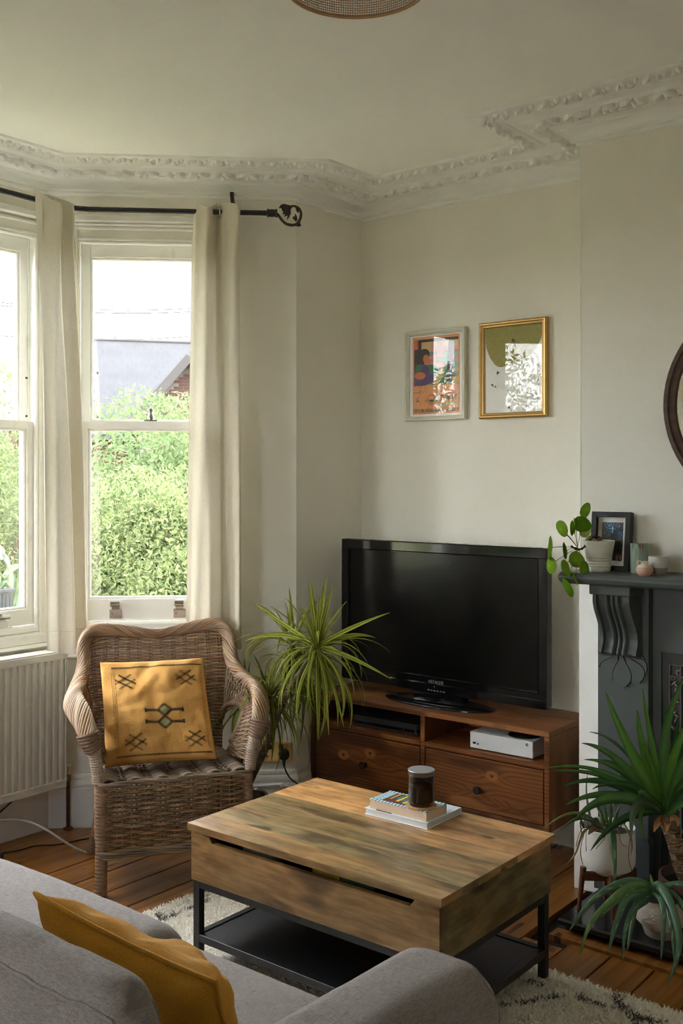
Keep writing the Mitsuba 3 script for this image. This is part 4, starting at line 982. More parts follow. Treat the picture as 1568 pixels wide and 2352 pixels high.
add(w_, tube(spline([(-3.66, 2.36, .0045), (-3.62, 2.44, .0045), (-3.615, 2.50, .0045), (-3.555, 2.57, .0045), (-3.53, 2.66, .0045), (-3.45, 2.78, .0045), (-3.40, 2.84, .0045)], 60), .003, 6), 'mat_black_matte', True)
w_ = thing('cable', 'black wire hanging from below the radiator', 'cable')
add(w_, tube(spline([(-3.73, 2.60, .215), (-3.735, 2.50, .18), (-3.735, 2.40, .13), (-3.735, 2.28, .105), (-3.735, 2.1, .09)], 30), .003, 6), 'mat_black_matte', True)
w_ = thing('metal_post', 'short round black metal post just entering the left edge of the photo', 'post')
wp = np.array([-3.41, 2.13]) + RT * .070
add(w_ + '__shaft', tube(np.array([(wp[0], wp[1], z_) for z_ in (.006, .05, .10, .122)]), .0135, 16), 'mat_black_metal', 40)
add(w_ + '__cap', lathe([(0, .121), (.0138, .121), (.0140, .124), (.011, .129), (0, .130)], 20, (wp[0], wp[1], 0)), 'mat_black_metal', 40)
add(w_ + '__foot', lathe([(0, .0008), (.018, .0008), (.018, .006), (0, .007)], 20, (wp[0], wp[1], 0)), 'mat_black_metal', 40)

# ------------------------------------------------------------------ rug
R0, R1, R2, R3 = -2.740, -.55, .95, 2.832
g_ = thing('rug', 'cream shaggy rug with dark broken diamond lines under the coffee table', 'rug')
mat('mat_rug_back', (.86, .83, .76), .95)
add(g_ + '__backing', box(R0 + .01, R1 - .01, R2 + .01, R3 - .01, .0012, .010), 'mat_rug_back')
q = np.random.default_rng(4)
n_ = 300000
x = q.uniform(R0, R1, n_); y = q.uniform(R2, R3, n_)
keep = ((x > -1.60) & (y > 1.95)) | ((x < -2.0) & (y > 1.70)) | ((y > 2.66)) | (q.random(n_) < .10)
x, y = x[keep], y[keep]; n_ = len(x)
wv = .03 * (meshkit.noise(np.stack([x * 9, y * 9, 0 * x], 1)) - .5)


def lines(x, y):
    d = np.full(len(x), 9.)
    for c0 in np.arange(-8, 8, .62):
        d = np.minimum(d, np.abs((x + y * .9 + wv * 2 - c0) / 1.35)); d = np.minimum(d, np.abs((x - y * .9 + wv * 2 - c0 + .14) / 1.35))
    d = np.minimum(d, np.abs(y - 2.735 + wv)); d = np.minimum(d, np.abs(x + 2.65 + wv))
    return d


dk = (lines(x, y) < .008 + .007 * q.random(n_)) & (meshkit.noise(np.stack([x * 26, y * 26, 0 * x + 4], 1)) > .50) & (q.random(n_) < .8)
hgt = q.uniform(.013, .022, n_); an = q.uniform(0, 6.28, n_); ln = q.uniform(.007, .019, n_); wd = q.uniform(.0014, .0024, n_)
dirv = np.stack([np.cos(an), np.sin(an)], 1); per = np.stack([-np.sin(an), np.cos(an)], 1)
b0 = np.stack([x, y], 1)
mk = lambda c, h_, w_: [np.c_[c - per * w_[:, None], h_], np.c_[c + per * w_[:, None], h_]]
v_ = np.stack(mk(b0, np.full(n_, .006), wd) + mk(b0 + dirv * (ln * .35)[:, None], hgt * .75, wd * .95) + mk(b0 + dirv * ln[:, None], hgt, wd * .35), 1)
fc = np.array([[0, 1, 3], [0, 3, 2], [2, 3, 5], [2, 5, 4]])
colr = np.where(dk[:, None], np.array([.085, .075, .070]), np.array([.93, .90, .83])) * q.uniform(.82, 1.06, n_)[:, None]
add(g_ + '__pile', TM(v_.reshape(-1, 3), (np.arange(n_)[:, None, None] * 6 + fc).reshape(-1, 3)), 'mat_pile', False, kind='stuff', color=np.repeat(colr, 6, 0))


# ------------------------------------------------------------------ sofa
def soft(x0, x1, y0, y1, z0, z1, r, crown=0.0, side=0.0, seed=0, wob=0.0):
    """Maps points of the cube [-1, 1]^3 onto a soft upholstered block whose faces swell by crown (top) and side."""
    half = np.array([x1 - x0, y1 - y0, z1 - z0]) / 2; c = np.array([x0 + x1, y0 + y1, z0 + z1]) / 2

    def P(v):
        p = v * half; core = np.clip(p, -(half - r), half - r); d = p - core; L_ = np.linalg.norm(d, axis=1, keepdims=True)
        p = np.where(L_ > 1e-9, core + d / np.maximum(L_, 1e-9) * r, p)
        sw = lambda a_, b_: (1 - v[:, a_] ** 2) * (1 - v[:, b_] ** 2)
        p[:, 2] += crown * (sw(0, 1) ** .6) * np.clip(v[:, 2], 0, 1); p[:, 0] += side * sw(1, 2) * v[:, 0]; p[:, 1] += side * sw(0, 2) * v[:, 1]
        if wob:
            q = (p + c) * [5, 5, 5]
            p = p + wob * (np.stack([meshkit.fbm(q + 3 * k_, 3, seed + k_) for k_ in range(3)], 1) - .5)
            e = np.sort(np.abs(v), axis=1)[:, 1:2] ** 8            # gathers along the edges
            p = p + (wob * .05 * e * np.sin(p[:, :1] * 95 + 3 * np.sin(p[:, 1:2] * 40))) * np.sign(v) * [0, .6, 1]
        return p + c
    return P


def superbox(*a, n=46, **k):
    P, lin = soft(*a, **k), np.linspace(-1, 1, n)
    vs, fs, o = [], [], 0
    for ax in range(3):
        for sg in (-1, 1):
            A, B = np.meshgrid(lin, lin, indexing='ij'); p = np.zeros((n, n, 3)); p[..., ax] = sg; p[..., (ax + 1) % 3] = A; p[..., (ax + 2) % 3] = B
            ff = quads(n, n); vs.append(p.reshape(-1, 3)); fs.append((ff if sg > 0 else ff[:, ::-1]) + o); o += n * n
    m = trimesh.Trimesh(P(np.vstack(vs)), np.vstack(fs), process=False); m.merge_vertices(digits_vertex=5)
    return m


def seam_path(P, yy=-1.0, zb=-.9):
    k = np.linspace(-1, 1, 60)
    v = np.vstack([np.c_[-np.ones(40), np.full(40, yy), np.linspace(zb, .97, 40)], np.c_[k, np.full(60, yy), np.ones(60)], np.c_[np.ones(40), np.full(40, yy), np.linspace(.97, zb, 40)]])
    return P(v)


s = thing('sofa', 'grey-brown upholstered sofa in the foreground, seen from behind', 'sofa')
add(s + '__base', superbox(-2.62, -.97, .62, 1.63, .10, .30, .03), 'mat_sofa', True)
add(s + '__arm', superbox(-1.205, -.958, .60, 1.715, .12, .592, .085, .022, side=.012, seed=3, wob=.010), 'mat_sofa', True)
add(s + '__arm', superbox(-2.90, -2.64, .60, 1.715, .12, .560, .085, .022, side=.012, seed=5, wob=.010), 'mat_sofa', True)
add(s + '__back_frame', superbox(-2.88, -.975, .52, .80, .12, .66, .06, .01), 'mat_sofa', True)
add(s + '__seat_cushion', superbox(-1.795, -1.212, .84, 1.672, .295, .428, .06, .018, side=.010, seed=7, wob=.008), 'mat_sofa', True)
add(s + '__seat_cushion', superbox(-2.60, -1.790, .84, 1.690, .295, .450, .075, .024, side=.012, seed=9, wob=.008), 'mat_sofa', True)


def lean(m, o, deg): return at(m, trimesh.transformations.rotation_matrix(math.radians(deg), [1, 0, 0], o))


for x0, x1, sd in ((-1.775, -1.135, 13), (-2.50, -1.785, 19)):
    a_ = (x0, x1, .868, .992, .415, .770, .055); kw = dict(crown=.030, side=.030, seed=sd, wob=.030)
    bk_ = add(s + '__back_cushion', lean(superbox(*a_, n=64, **kw), [-1.4, .88, .43], -6), 'mat_sofa', True)
    for yy in (-1.0, 1.0): add(bk_ + '__seam', lean(tube(seam_path(soft(*a_, **kw), yy), .0032, 6), [-1.4, .88, .43], -6), 'mat_sofa', True)
add(s + '__arm_seam', tube(soft(-1.205, -.958, .60, 1.715, .12, .592, .085, .022, side=.012, seed=3, wob=.010)(np.vstack([np.c_[np.ones(40), np.ones(40) * .93, np.linspace(-.9, .95, 40)], np.c_[np.linspace(1, -1, 40), np.full(40, .93), np.ones(40)], np.c_[-np.ones(40), np.ones(40) * .93, np.linspace(.95, -.9, 40)]])), .0016, 5), 'mat_sofa', True)
for x_ in (-2.78, -1.06):
    for y_ in (.66, 1.60): add(s + '__foot', lathe([(0, 0), (.018, 0), (.028, .12), (0, .12)], 16, (x_, y_, .0)), 'mat_stool_wood', 40)


# ------------------------------------------------------------------ loose cushions
def pillow(c00, c10, c11, c01, th, n=64, seed=0, wr=.012, pinch=.06, nrm=None):
    """Corners: bottom left, bottom right, top right, top left as seen from the front. Returns the front and back sheets and the point function."""
    c00, c10, c11, c01 = (np.asarray(k_, float) for k_ in (c00, c10, c11, c01))
    nr = np.cross(c10 - c00, c01 - c00) + np.cross(c10 - c11, c01 - c11) * -1; nr = np.cross(c11 - c00, c01 - c10); nr /= np.linalg.norm(nr)

    def S(u, v, side=1.0):
        u, v = np.asarray(u, float), np.asarray(v, float)
        a, b = 2 * u - 1, 2 * v - 1
        uu = .5 + .5 * a * (1 - pinch * (1 - b ** 2)); vv_ = .5 + .5 * b * (1 - pinch * (1 - a ** 2))
        p_ = (c00 * ((1 - uu) * (1 - vv_))[..., None] + c10 * (uu * (1 - vv_))[..., None] + c11 * (uu * vv_)[..., None] + c01 * ((1 - uu) * vv_)[..., None])
        bul = np.clip((1 - a ** 2) * (1 - b ** 2), 0, 1) ** .48
        w3 = meshkit.fbm(np.stack([u * 3.2, v * 3.2, 0 * u + seed], -1), 3, seed) - .5
        edge = np.exp(-((1 - np.maximum(np.abs(a), np.abs(b))) / .16) ** 2)
        ruck = np.sin((np.where(np.abs(a) > np.abs(b), v, u)) * 24 + seed) * edge * .22
        hgt = bul * (th * .5 + wr * 2.2 * w3) + wr * ruck * bul ** .5
        return p_ + nr * (hgt * side)[..., None], nr
    U, V = np.meshgrid(np.linspace(0, 1, n), np.linspace(0, 1, n), indexing='ij')
    fr, _ = S(U, V, 1.0); bk, _ = S(U, V, -1.0)
    fq = quads(n, n)
    m = trimesh.Trimesh(np.vstack([fr.reshape(-1, 3), bk.reshape(-1, 3)]), np.vstack([fq, fq[:, ::-1] + n * n]), process=False); m.merge_vertices(digits_vertex=5)
    e = np.linspace(0, 1, 40)[:-1]
    per = np.vstack([S(e, e * 0)[0], S(e * 0 + 1, e)[0], S(1 - e, e * 0 + 1)[0], S(e * 0, 1 - e)[0]])
    return m, S, per, nr


c = thing('cushion', 'plain mustard yellow piped cushion leaning on the sofa back', 'cushion')
m, S, per, nr = pillow((-1.625, 1.265, .458), (-1.215, 1.290, .452), (-1.182, 1.155, .700), (-1.602, 1.110, .752), .15, seed=5, wr=.040, pinch=.10)
add(c + '__cover', m, 'mat_mustard', True)
add(c + '__piping', tube(per, .0048, 8, closed=True), 'mat_mustard', True)

# ------------------------------------------------------------------ wicker armchair
ch = thing('armchair', 'grey-brown wicker armchair with rolled braided arms by the bay window', 'armchair')
CA = math.radians(19.0)
cxv = RT * math.cos(CA) + FW * math.sin(CA); cyv = -RT * math.sin(CA) + FW * math.cos(CA)
CO = RT * -.607 + FW * 3.80
CF = np.eye(4); CF[:3, 0] = [*cxv, 0]; CF[:3, 1] = [*cyv, 0]; CF[:3, 3] = [*CO, 0]
crng = np.random.default_rng(21)


class Strands:
    """Collects canes; build() makes one vertex-coloured mesh of them."""

    def __init__(self): self.v, self.f, self.c, self.n = [], [], [], 0

    def cane(self, p, r, sides=5, tone=None, caps=False, var=1.0):
        m = tube(p, r, sides, caps=caps); v = m.vertices
        base = np.array([.34, .205, .112]) if tone is None else np.array(tone)
        c_ = base * (1 + var * (crng.uniform(.62, 1.30) - 1)) * (1 + crng.normal(0, .05 * var, 3))
        grey = crng.random() * .28; c_ = c_ * (1 - grey) + c_.mean() * grey * np.array([1.0, .98, .95])
        blot = .82 + .36 * meshkit.noise(v * [30, 30, 30] + crng.uniform(0, 50))
        self.v.append(v); self.f.append(m.faces + self.n); self.c.append(np.clip(c_ * blot[:, None], .01, .9)); self.n += len(v)

    def build(self, key, kind='stuff', **k):
        return add(key, TM((np.c_[np.vstack(self.v), np.ones(self.n)] @ CF.T)[:, :3], np.vstack(self.f)), 'mat_wicker', True, color=np.vstack(self.c), kind=kind, **k)


def weave(S, grid_pt, na, rows, r, h, per=4, pair=.0, sk=.0, tone=None, stakes=True, r_s=None, phase=2):
    """grid_pt(a, b) -> (points, normals); na stakes along a in [0, 1], rows weavers along b."""
    r_s = r_s or r
    if stakes:
        for i in range(na):
            a0 = (i + .5) / na; b = np.linspace(0, 1, 26)
            for d in ((-pair, pair) if pair else (0,)):
                q, _ = grid_pt(np.full(26, a0 + d), b); S.cane(q, r_s, 5, tone)
    for j in range(rows):
        b0 = (j + .5) / rows; m = na * per + 1; a = np.linspace(0, 1, m)
        q, nn = grid_pt(a, np.full(m, b0) + crng.normal(0, .05 / rows))
        w_ = np.cos(np.pi * (a * na - .5) + np.pi * (j % phase))
        S.cane(q + nn * (h * w_)[:, None], r, 5, tone)


# the rim runs from the right cuff up over the back to the left cuff
half = np.array([(.314, .005, .580), (.332, .050, .628), (.348, .125, .658), (.354, .205, .668), (.344, .285, .676), (.325, .350, .700), (.303, .400, .745), (.296, .430, .800), (.292, .452, .850), (.262, .468, .886), (.200, .474, .893), (.100, .478, .880)])
rimL = half * [-1, 1, 1]
rimp = np.vstack([half, [[0, .480, .868]], rimL[::-1]])
rim = spline(rimp, 260)
t_, _, _ = frames(rim)
outv = np.stack([rim[:, 0] * 1.4, (rim[:, 1] - .30) * 2.0, np.full(260, .35)], 1); outv -= (np.sum(outv * t_, 1))[:, None] * t_; outv /= np.linalg.norm(outv, axis=1, keepdims=True)
bin_ = np.cross(t_, outv)
kk = np.linspace(0, 1, 260)
wide = np.interp(kk, [0, .06, .20, .32, .45, .5, .55, .68, .80, .94, 1], [.030, .040, .046, .036, .023, .020, .023, .036, .046, .040, .030])
thick = wide * .52
S_ = Strands(); NS = 20
for i in range(NS):
    ph = 2 * np.pi * i / NS
    tw = ph + 2 * np.pi * 3.2 * np.abs(kk - .5) * 2 + .15 * np.sin(kk * 40 + i)
    q = rim + outv * (thick * np.cos(tw))[:, None] + bin_ * (wide * np.sin(tw))[:, None]
    S_.cane(q, .0056, 6, (.37, .245, .150))
S_.build(ch + '__rim', kind=None, label='thick braided rim of twisted canes')

# back panel below the rim
bi = lambda x: np.interp(np.abs(x), [0, .10, .20, .262], [.860, .868, .878, .872])


def back_pt(a, b):
    x0 = (a - .5) * 2
    wx = np.interp(b, [0, .35, .7, 1], [.250, .262, .280, .276])
    x = x0 * wx
    z = .405 + b * (bi(x) - .405)
    y = .385 + .075 * b + .030 * (1 - x0 ** 2) + -.02 * np.abs(x0) ** 3 * (1 - b)
    p = np.stack([x, y, z], -1)
    n = np.stack([-.25 * x0, -np.ones_like(a), .16 + 0 * a], -1); n /= np.linalg.norm(n, axis=1, keepdims=True)
    return p, n


S_ = Strands(); weave(S_, back_pt, 12, 70, .0034, .0052, per=6, pair=.010, r_s=.0034, tone=(.31, .185, .098)); S_.build(ch + '__back_weave')


# arm panels: from the front post up and back under the rim, the arched opening left free
def arm_pt(sg):
    outer = spline([(.286, .026, .425), (.300, .032, .52), (.322, .070, .606), (.338, .140, .636), (.342, .215, .648), (.330, .300, .662), (.308, .362, .690), (.286, .405, .735)], 90)
    inner = spline([(.236, .220, .425), (.250, .170, .485), (.266, .135, .540), (.286, .150, .578), (.300, .225, .596), (.296, .290, .596), (.280, .345, .584), (.260, .390, .560)], 90)

    def f(a, b):
        i = np.clip(b, 0, 1) * 89; k = np.floor(i).astype(int); k = np.minimum(k, 88); fr = (i - k)[:, None]
        o_ = outer[k] * (1 - fr) + outer[k + 1] * fr; n_ = inner[k] * (1 - fr) + inner[k + 1] * fr
        p = n_ + (o_ - n_) * a[:, None]
        nn = np.stack([np.full(len(a), -.9), np.full(len(a), -.25), np.full(len(a), .25)], -1); nn /= np.linalg.norm(nn, axis=1, keepdims=True)
        if sg < 0: p = p * [-1, 1, 1]; nn = nn * [-1, 1, 1]
        return p, nn
    return f, inner * ([1, 1, 1] if sg > 0 else [-1, 1, 1])


for sg in (1, -1):
    f_, inner = arm_pt(sg)
    S_ = Strands(); weave(S_, f_, 4, 54, .0041, .0042, per=6, r_s=.0036, tone=(.37, .245, .150)); S_.build(ch + '__arm_weave')
    # edge of the arch, wound with cane
    arch = np.vstack([inner[12:], [inner[-1] + [0.004 * -sg, .02, -.05]], [inner[-1] + [.006 * -sg, .02, -.115]]])
    arch = spline(arch[::6], 130)
    S_ = Strands(); S_.cane(arch, .0105 + .0030 * np.abs(np.sin(np.linspace(0, 34 * np.pi, 130))), 8, (.27, .165, .10), var=.15); S_.build(ch + '__arch_binding', kind=None)
    # front post, cuff and leg, wound with cane
    post = spline([(sg * .280, .012, .405), (sg * .286, .010, .46), (sg * .298, .006, .525), (sg * .310, .006, .560)], 150)
    S_ = Strands(); S_.cane(post, (.0205 + .0022 * np.abs(np.sin(np.linspace(0, 17 * np.pi, 150)))) * np.interp(np.linspace(0, 1, 150), [0, .6, 1], [1.0, 1.0, 1.15]), 12, (.34, .25, .18), var=.15); S_.build(ch + '__post', kind=None)
    cf = spline([(sg * .299, .004, .528), (sg * .310, .003, .556), (sg * .320, .006, .592)], 90)
    S_ = Strands(); S_.cane(cf, (.030 + .0030 * np.abs(np.sin(np.linspace(0, 6 * np.pi, 90)))) * np.linspace(.95, 1.28, 90), 14, (.17, .105, .068), var=.15); S_.build(ch + '__cuff', kind=None, label='dark wound cuff at the arm end')
    leg = spline([(sg * .270, .012, .40), (sg * .270, .010, .20), (sg * .274, -.004, .0035)], 200)
    S_ = Strands(); S_.cane(leg, .0205 + .0024 * np.abs(np.sin(np.linspace(0, 30 * np.pi, 200))), 12, (.27, .165, .10), caps=True, var=.15); S_.build(ch + '__leg', kind=None)
    leg = spline([(sg * .232, .375, .40), (sg * .236, .395, .20), (sg * .262, .455, .0035)], 200)
    S_ = Strands(); S_.cane(leg, .0195 + .0024 * np.abs(np.sin(np.linspace(0, 30 * np.pi, 200))), 12, (.27, .165, .10), caps=True, var=.15); S_.build(ch + '__leg', kind=None)


# seat, and the woven skirt below it
def seat_pt(a, b):
    x = (a - .5) * .535 * (1 - .08 * b); y = .010 + b * .385 + .012 * np.sin(np.pi * a) * (b - 1)
    z = .408 - .018 * np.sin(np.pi * a) * np.sin(np.pi * np.clip(b, 0, 1) ** .8) - .006 * b
    return np.stack([x, y, z], -1), np.tile([0, 0, 1.0], (len(a), 1))


S_ = Strands(); weave(S_, seat_pt, 11, 46, .0040, .0075, per=6, r_s=.0042, tone=(.29, .215, .16), phase=1)
weave(S_, lambda a, b: (seat_pt(a, b)[0] - [0, 0, .004], seat_pt(a, b)[1]), 11, 23, .0040, -.006, per=6, stakes=False, tone=(.20, .14, .10)); S_.build(ch + '__seat_weave')


def skirt(p0, p1, bow, z0, z1, na, rows):
    p0, p1 = np.array(p0), np.array(p1); d = p1 - p0; n_ = np.array([d[1], -d[0]]) / np.linalg.norm(d)

    def f(a, b):
        q = p0 + d * a[:, None] + n_ * (bow * np.sin(np.pi * a))[:, None]
        return np.c_[q, z0 + (z1 - z0) * b], np.c_[np.tile(n_, (len(a), 1)), 0 * a]
    S_ = Strands(); weave(S_, f, na, rows, .0047, .0068, per=6, pair=.016, r_s=.0040, tone=(.275, .155, .078)); S_.build(ch + '__skirt_weave')


skirt((-.285, .004), (.285, .004), .014, .165, .402, 11, 26)
skirt((.278, .012), (.245, .385), .006, .165, .402, 7, 26)
skirt((-.245, .385), (-.278, .012), .006, .165, .402, 7, 26)
for zz, k in ((.158, 0), (.148, 1), (.139, 2), (.405, 3)):
    S_ = Strands(); q = spline([(-.28, .05, zz), (-.282, .0, zz), (-.15, -.012, zz), (0, -.017, zz), (.15, -.012, zz), (.282, .0, zz), (.28, .05, zz)], 60)
    for d_ in (0, 1.6, 3.2): S_.cane(q + np.c_[0 * kk[:60], .0035 * np.cos(np.arange(60) * .35 + d_), .0035 * np.sin(np.arange(60) * .35 + d_)], .0052, 6, (.24, .165, .11))
    S_.build(ch + '__edge_binding', kind=None)

# ------------------------------------------------------------------ cushion on the armchair
c = thing('cushion', 'square ochre cushion with black embroidered signs on the wicker armchair', 'cushion')
K = [point(241, 1763, 3.88), point(498, 1744, 3.96), point(466, 1510, 4.12), point(229, 1521, 4.02)]
m, S, per, nr = pillow(*K,   .13, n=64, seed=31, wr=.045, pinch=.025)
add(c + '__cover', m, 'mat_ochre', True)
mat('mat_thread', (.022, .020, .016), .9); mat('mat_thread_green', (.34, .36, .16), .9)


def stitch(pairs, r, key, lift=.0012):
    ms = []
    for (u0, v0), (u1, v1) in pairs:
        t_ = np.linspace(0, 1, 3); q, nn = S(u0 + (u1 - u0) * t_, v0 + (v1 - v0) * t_, 1.0)
        sgn = 1.0
        ms.append(tube(q + nn * lift * sgn + np.outer(np.sin(np.pi * t_), nn) * .0006, r, 4, caps=False))
    return cat(ms)


def hatch(u0, v0, u1, v1, w, n):
    """A band of short cross stitches along a line."""
    o = []; d = np.array([u1 - u0, v1 - v0]); L_ = np.linalg.norm(d); p_ = np.array([-d[1], d[0]]) / L_ * w
    for i in range(n):
        c_ = np.array([u0, v0]) + d * (i + .5) / n; j = d / n * .25
        o.append((tuple(c_ - p_ + j), tuple(c_ + p_ - j)))
    return o


em = []
for cu, cv in ((.22, .775), (.80, .79), (.28, .185), (.83, .195)):
    for dx, dy in ((-.018, .026), (.018, -.026)): em += hatch(cu + dx - .078, cv + dy - .050, cu + dx + .078, cv + dy + .050, .0085, 16)
    for dx, dy in ((-.020, -.024), (.020, .024)): em += hatch(cu + dx - .078, cv + dy + .050, cu + dx + .078, cv + dy - .050, .0085, 16)
for cv in (.475, .365):
    cu = .565
    for a_, b_ in (((-.065, 0), (0, .055)), ((0, .055), (.065, 0)), ((.065, 0), (0, -.055)), ((0, -.055), (-.065, 0))): em += hatch(cu + a_[0], cv + a_[1], cu + b_[0], cv + b_[1], .010, 11)
    for sg in (-1, 1): em += hatch(cu + sg * .07, cv, cu + sg * .17, cv, .012, 12) + hatch(cu + sg * .17, cv, cu + sg * .185, cv, .018, 4)
for v_ in (.925, .065):
    em += hatch(.10, v_, .97, v_, .007, 90)
add(c + '__embroidery', stitch(em, .0011, ''), 'mat_thread', kind='stuff')
ln = []
for u_ in (.095, .110, .125): ln += [((u_, k_ / 40), (u_, (k_ + .75) / 40)) for k_ in range(4, 37)]
for u_ in (.945, .958): ln += [((u_, k_ / 40), (u_, (k_ + .75) / 40)) for k_ in range(4, 37)]
add(c + '__border_stitch', stitch(ln, .0006, ''), 'mat_thread', kind='stuff')
gr = []
for cv in (.475, .365):
    for k_ in np.linspace(-.8, .8, 11): hgt = .036 * (1 - abs(k_)); gr.append(((.565 + k_ * .05, cv - hgt), (.565 + k_ * .05 + .004, cv + hgt)))
add(c + '__green_embroidery', stitch(gr,   .0020, '', .0004), 'mat_thread_green', kind='stuff', label='green filled diamonds')
e_ = [tube(np.array([per[i] + nr * .002, per[i] - nr * .002 + (per[(i + 1) % len(per)] - per[i]) * .4]), .0012, 4) for i in range(len(per))]
add(c + '__edge_stitch', cat(e_), 'mat_thread', kind='stuff')

# ------------------------------------------------------------------ plants
prng = np.random.default_rng(77)
mat('mat_soil', None, .95, fn=lambda p, n, uv: MX((.035, .024, .016), (.012, .008, .006), FB(p.x * 120, p.y * 120, p.z * 120, 2)))


def strap(base, az, el, L, w, droop, pw=1.3, n=16):
    """A strap leaf that starts along (az, el) and bends down by droop radians."""
    s = np.linspace(0, 1, n); e = el - droop * s ** pw
    d = np.stack([np.cos(e) * np.cos(az), np.cos(e) * np.sin(az), np.sin(e)], 1)
    mid = np.asarray(base) + np.vstack([np.zeros(3), np.cumsum((d[1:] + d[:-1]) / 2, 0) * L / (n - 1)])
    side = np.tile([-np.sin(az), np.cos(az), 0.0], (n, 1))
    return mid, side


def bez(a, b, c, n=18):
    t = np.linspace(0, 1, n)[:, None]; a, b, c = (np.asarray(k, float) for k in (a, b, c))
    return a * (1 - t) ** 2 + 2 * b * t * (1 - t) + c * t ** 2


# dracaena behind the wicker chair
d = thing('dracaena', 'bushy dracaena with narrow yellow-striped leaves in a dark pot between chair and television', 'plant')
dp = np.array([-3.005, 3.085])
mat('mat_pot_dark', (.035, .028, .018), .12, spec=.6)
add(d + '__pot', lathe([(0, 0), (.075, 0), (.082, .006), (.104, .165), (.110, .172), (.110, .188), (.104, .192), (.098, .186), (.094, .160), (0, .158)], 48, (dp[0], dp[1], .0)), 'mat_pot_dark', 35)
add(d + '__soil', lathe([(0, .168), (.06, .167), (.0955, .163), (.0955, .160), (0, .155)], 32, (dp[0], dp[1], 0)), 'mat_soil', 40)
mat('mat_bark', None, .8, fn=lambda p, n, uv: MX((.150, .100, .070), (.075, .048, .033), SS(.3, .7, FB(p.x * 40, p.y * 40, p.z * 160, 3))))
H = [point(728, 1478, 4.02), point(672, 1470, 4.22), point(618, 1590, 4.18), point(565, 1598, 4.30), point(690, 1545, 4.25)]
P0_ = np.array([dp[0] + .0, dp[1] + .0, .16])
trunk = spline([P0_, point(582, 1775, 4.18), point(612, 1712, 4.13), point(650, 1610, 4.10), point(690, 1545, 4.06), H[0] - [0, 0, .02]], 60)
tr = np.linspace(.0175, .0115, 60) * (1 + .05 * np.sin(np.arange(60) * 2.1))
add(d + '__trunk', tube(trunk, tr, 12), 'mat_bark', True)
add(d + '__branch', tube(spline([trunk[30], point(655, 1560, 4.18), H[1] - [0, 0, .02]], 24), .010, 10), 'mat_bark', True)
add(d + '__branch', tube(spline([P0_ + [-.03, .02, 0], point(588, 1700, 4.25), H[2] - [0, 0, .02]], 24), .011, 10), 'mat_bark', True)
add(d + '__branch', tube(spline([P0_ + [-.04, .0, 0], point(560, 1680, 4.32), H[3] - [0, 0, .02]], 24), .010, 10), 'mat_bark', True)
YEL, GRN, DGR = np.array([.36, .37, .07]), np.array([.040, .105, .016]), np.array([.020, .060, .010])


def dracaena_leaf(key, base, az, el, L, w, droop, shade=1.0):
    mid, side = strap(base, az, el, L, w, droop, 1.25, 15)
    s = np.linspace(0, 1, 15)
    tw = prng.uniform(-.7, .7) * s[:, None]
    t = np.gradient(mid, axis=0); t /= np.linalg.norm(t, axis=1, keepdims=True)
    nn = np.cross(side, t); side = side * np.cos(tw) + nn * np.sin(tw)
    W_ = w * np.clip((s / .10 + .55), 0, 1) * np.clip((1 - s) / .55, 0, 1) ** .75 + .0004
    v, f, cc = ribbon(mid, side, W_, .35, 7)
    e = np.abs(cc)[:, None]; ss = np.repeat(s, 7)[:, None]
    col = np.where(e < .2, GRN * 1.1, np.where(e < .72, YEL, GRN * .8))
    col = col * (1 - .35 * (1 - np.clip(ss * 4, 0, 1)) * 0) * shade * prng.uniform(.55, 1.15)
    add(key, TM(v, f), 'mat_leaf_thin', True, color=np.clip(col, 0, 1))


for hi, (n_, Ls, ws) in enumerate(((70, (.22, .36), .0078), (44, (.22, .34), .0070), (48, (.18, .30), .0062), (34, (.18, .30), .0060), (30, (.2, .30), .0062))):
    for k in range(n_):
        u = (k + .5) / n_
        el = math.radians(86 - 150 * u ** .85 + prng.normal(0, 7)); az = k * 2.39996 + prng.normal(0, .3)
        base = H[hi] + np.array([0, 0, -.05 * u]) + .008 * np.array([math.cos(az), math.sin(az), 0])
        L = prng.uniform(*Ls) * (1.0 if u > .2 else .72)
        q_ = base[:2] + np.array([math.cos(az), math.sin(az)]) * L * .8
        lim = (q_ - W4_) @ Nb
        if lim < .03 and q_[0] < -2.9: L *= .75
        if q_[0] < -2.97 and q_[1] > 3.3: L *= .5
        if q_[1] > 3.55 and q_[0] > -2.95 and base[2] - .15 < 1.2: az = az + math.pi * .55
        dracaena_leaf(d + '__leaf', base, az, el, L, ws * prng.uniform(.8, 1.15), max(.15, 1.0 + .7 * math.sin(u * 3.1) + prng.normal(0, .25)) * (.35 if u < .18 else 1.0))
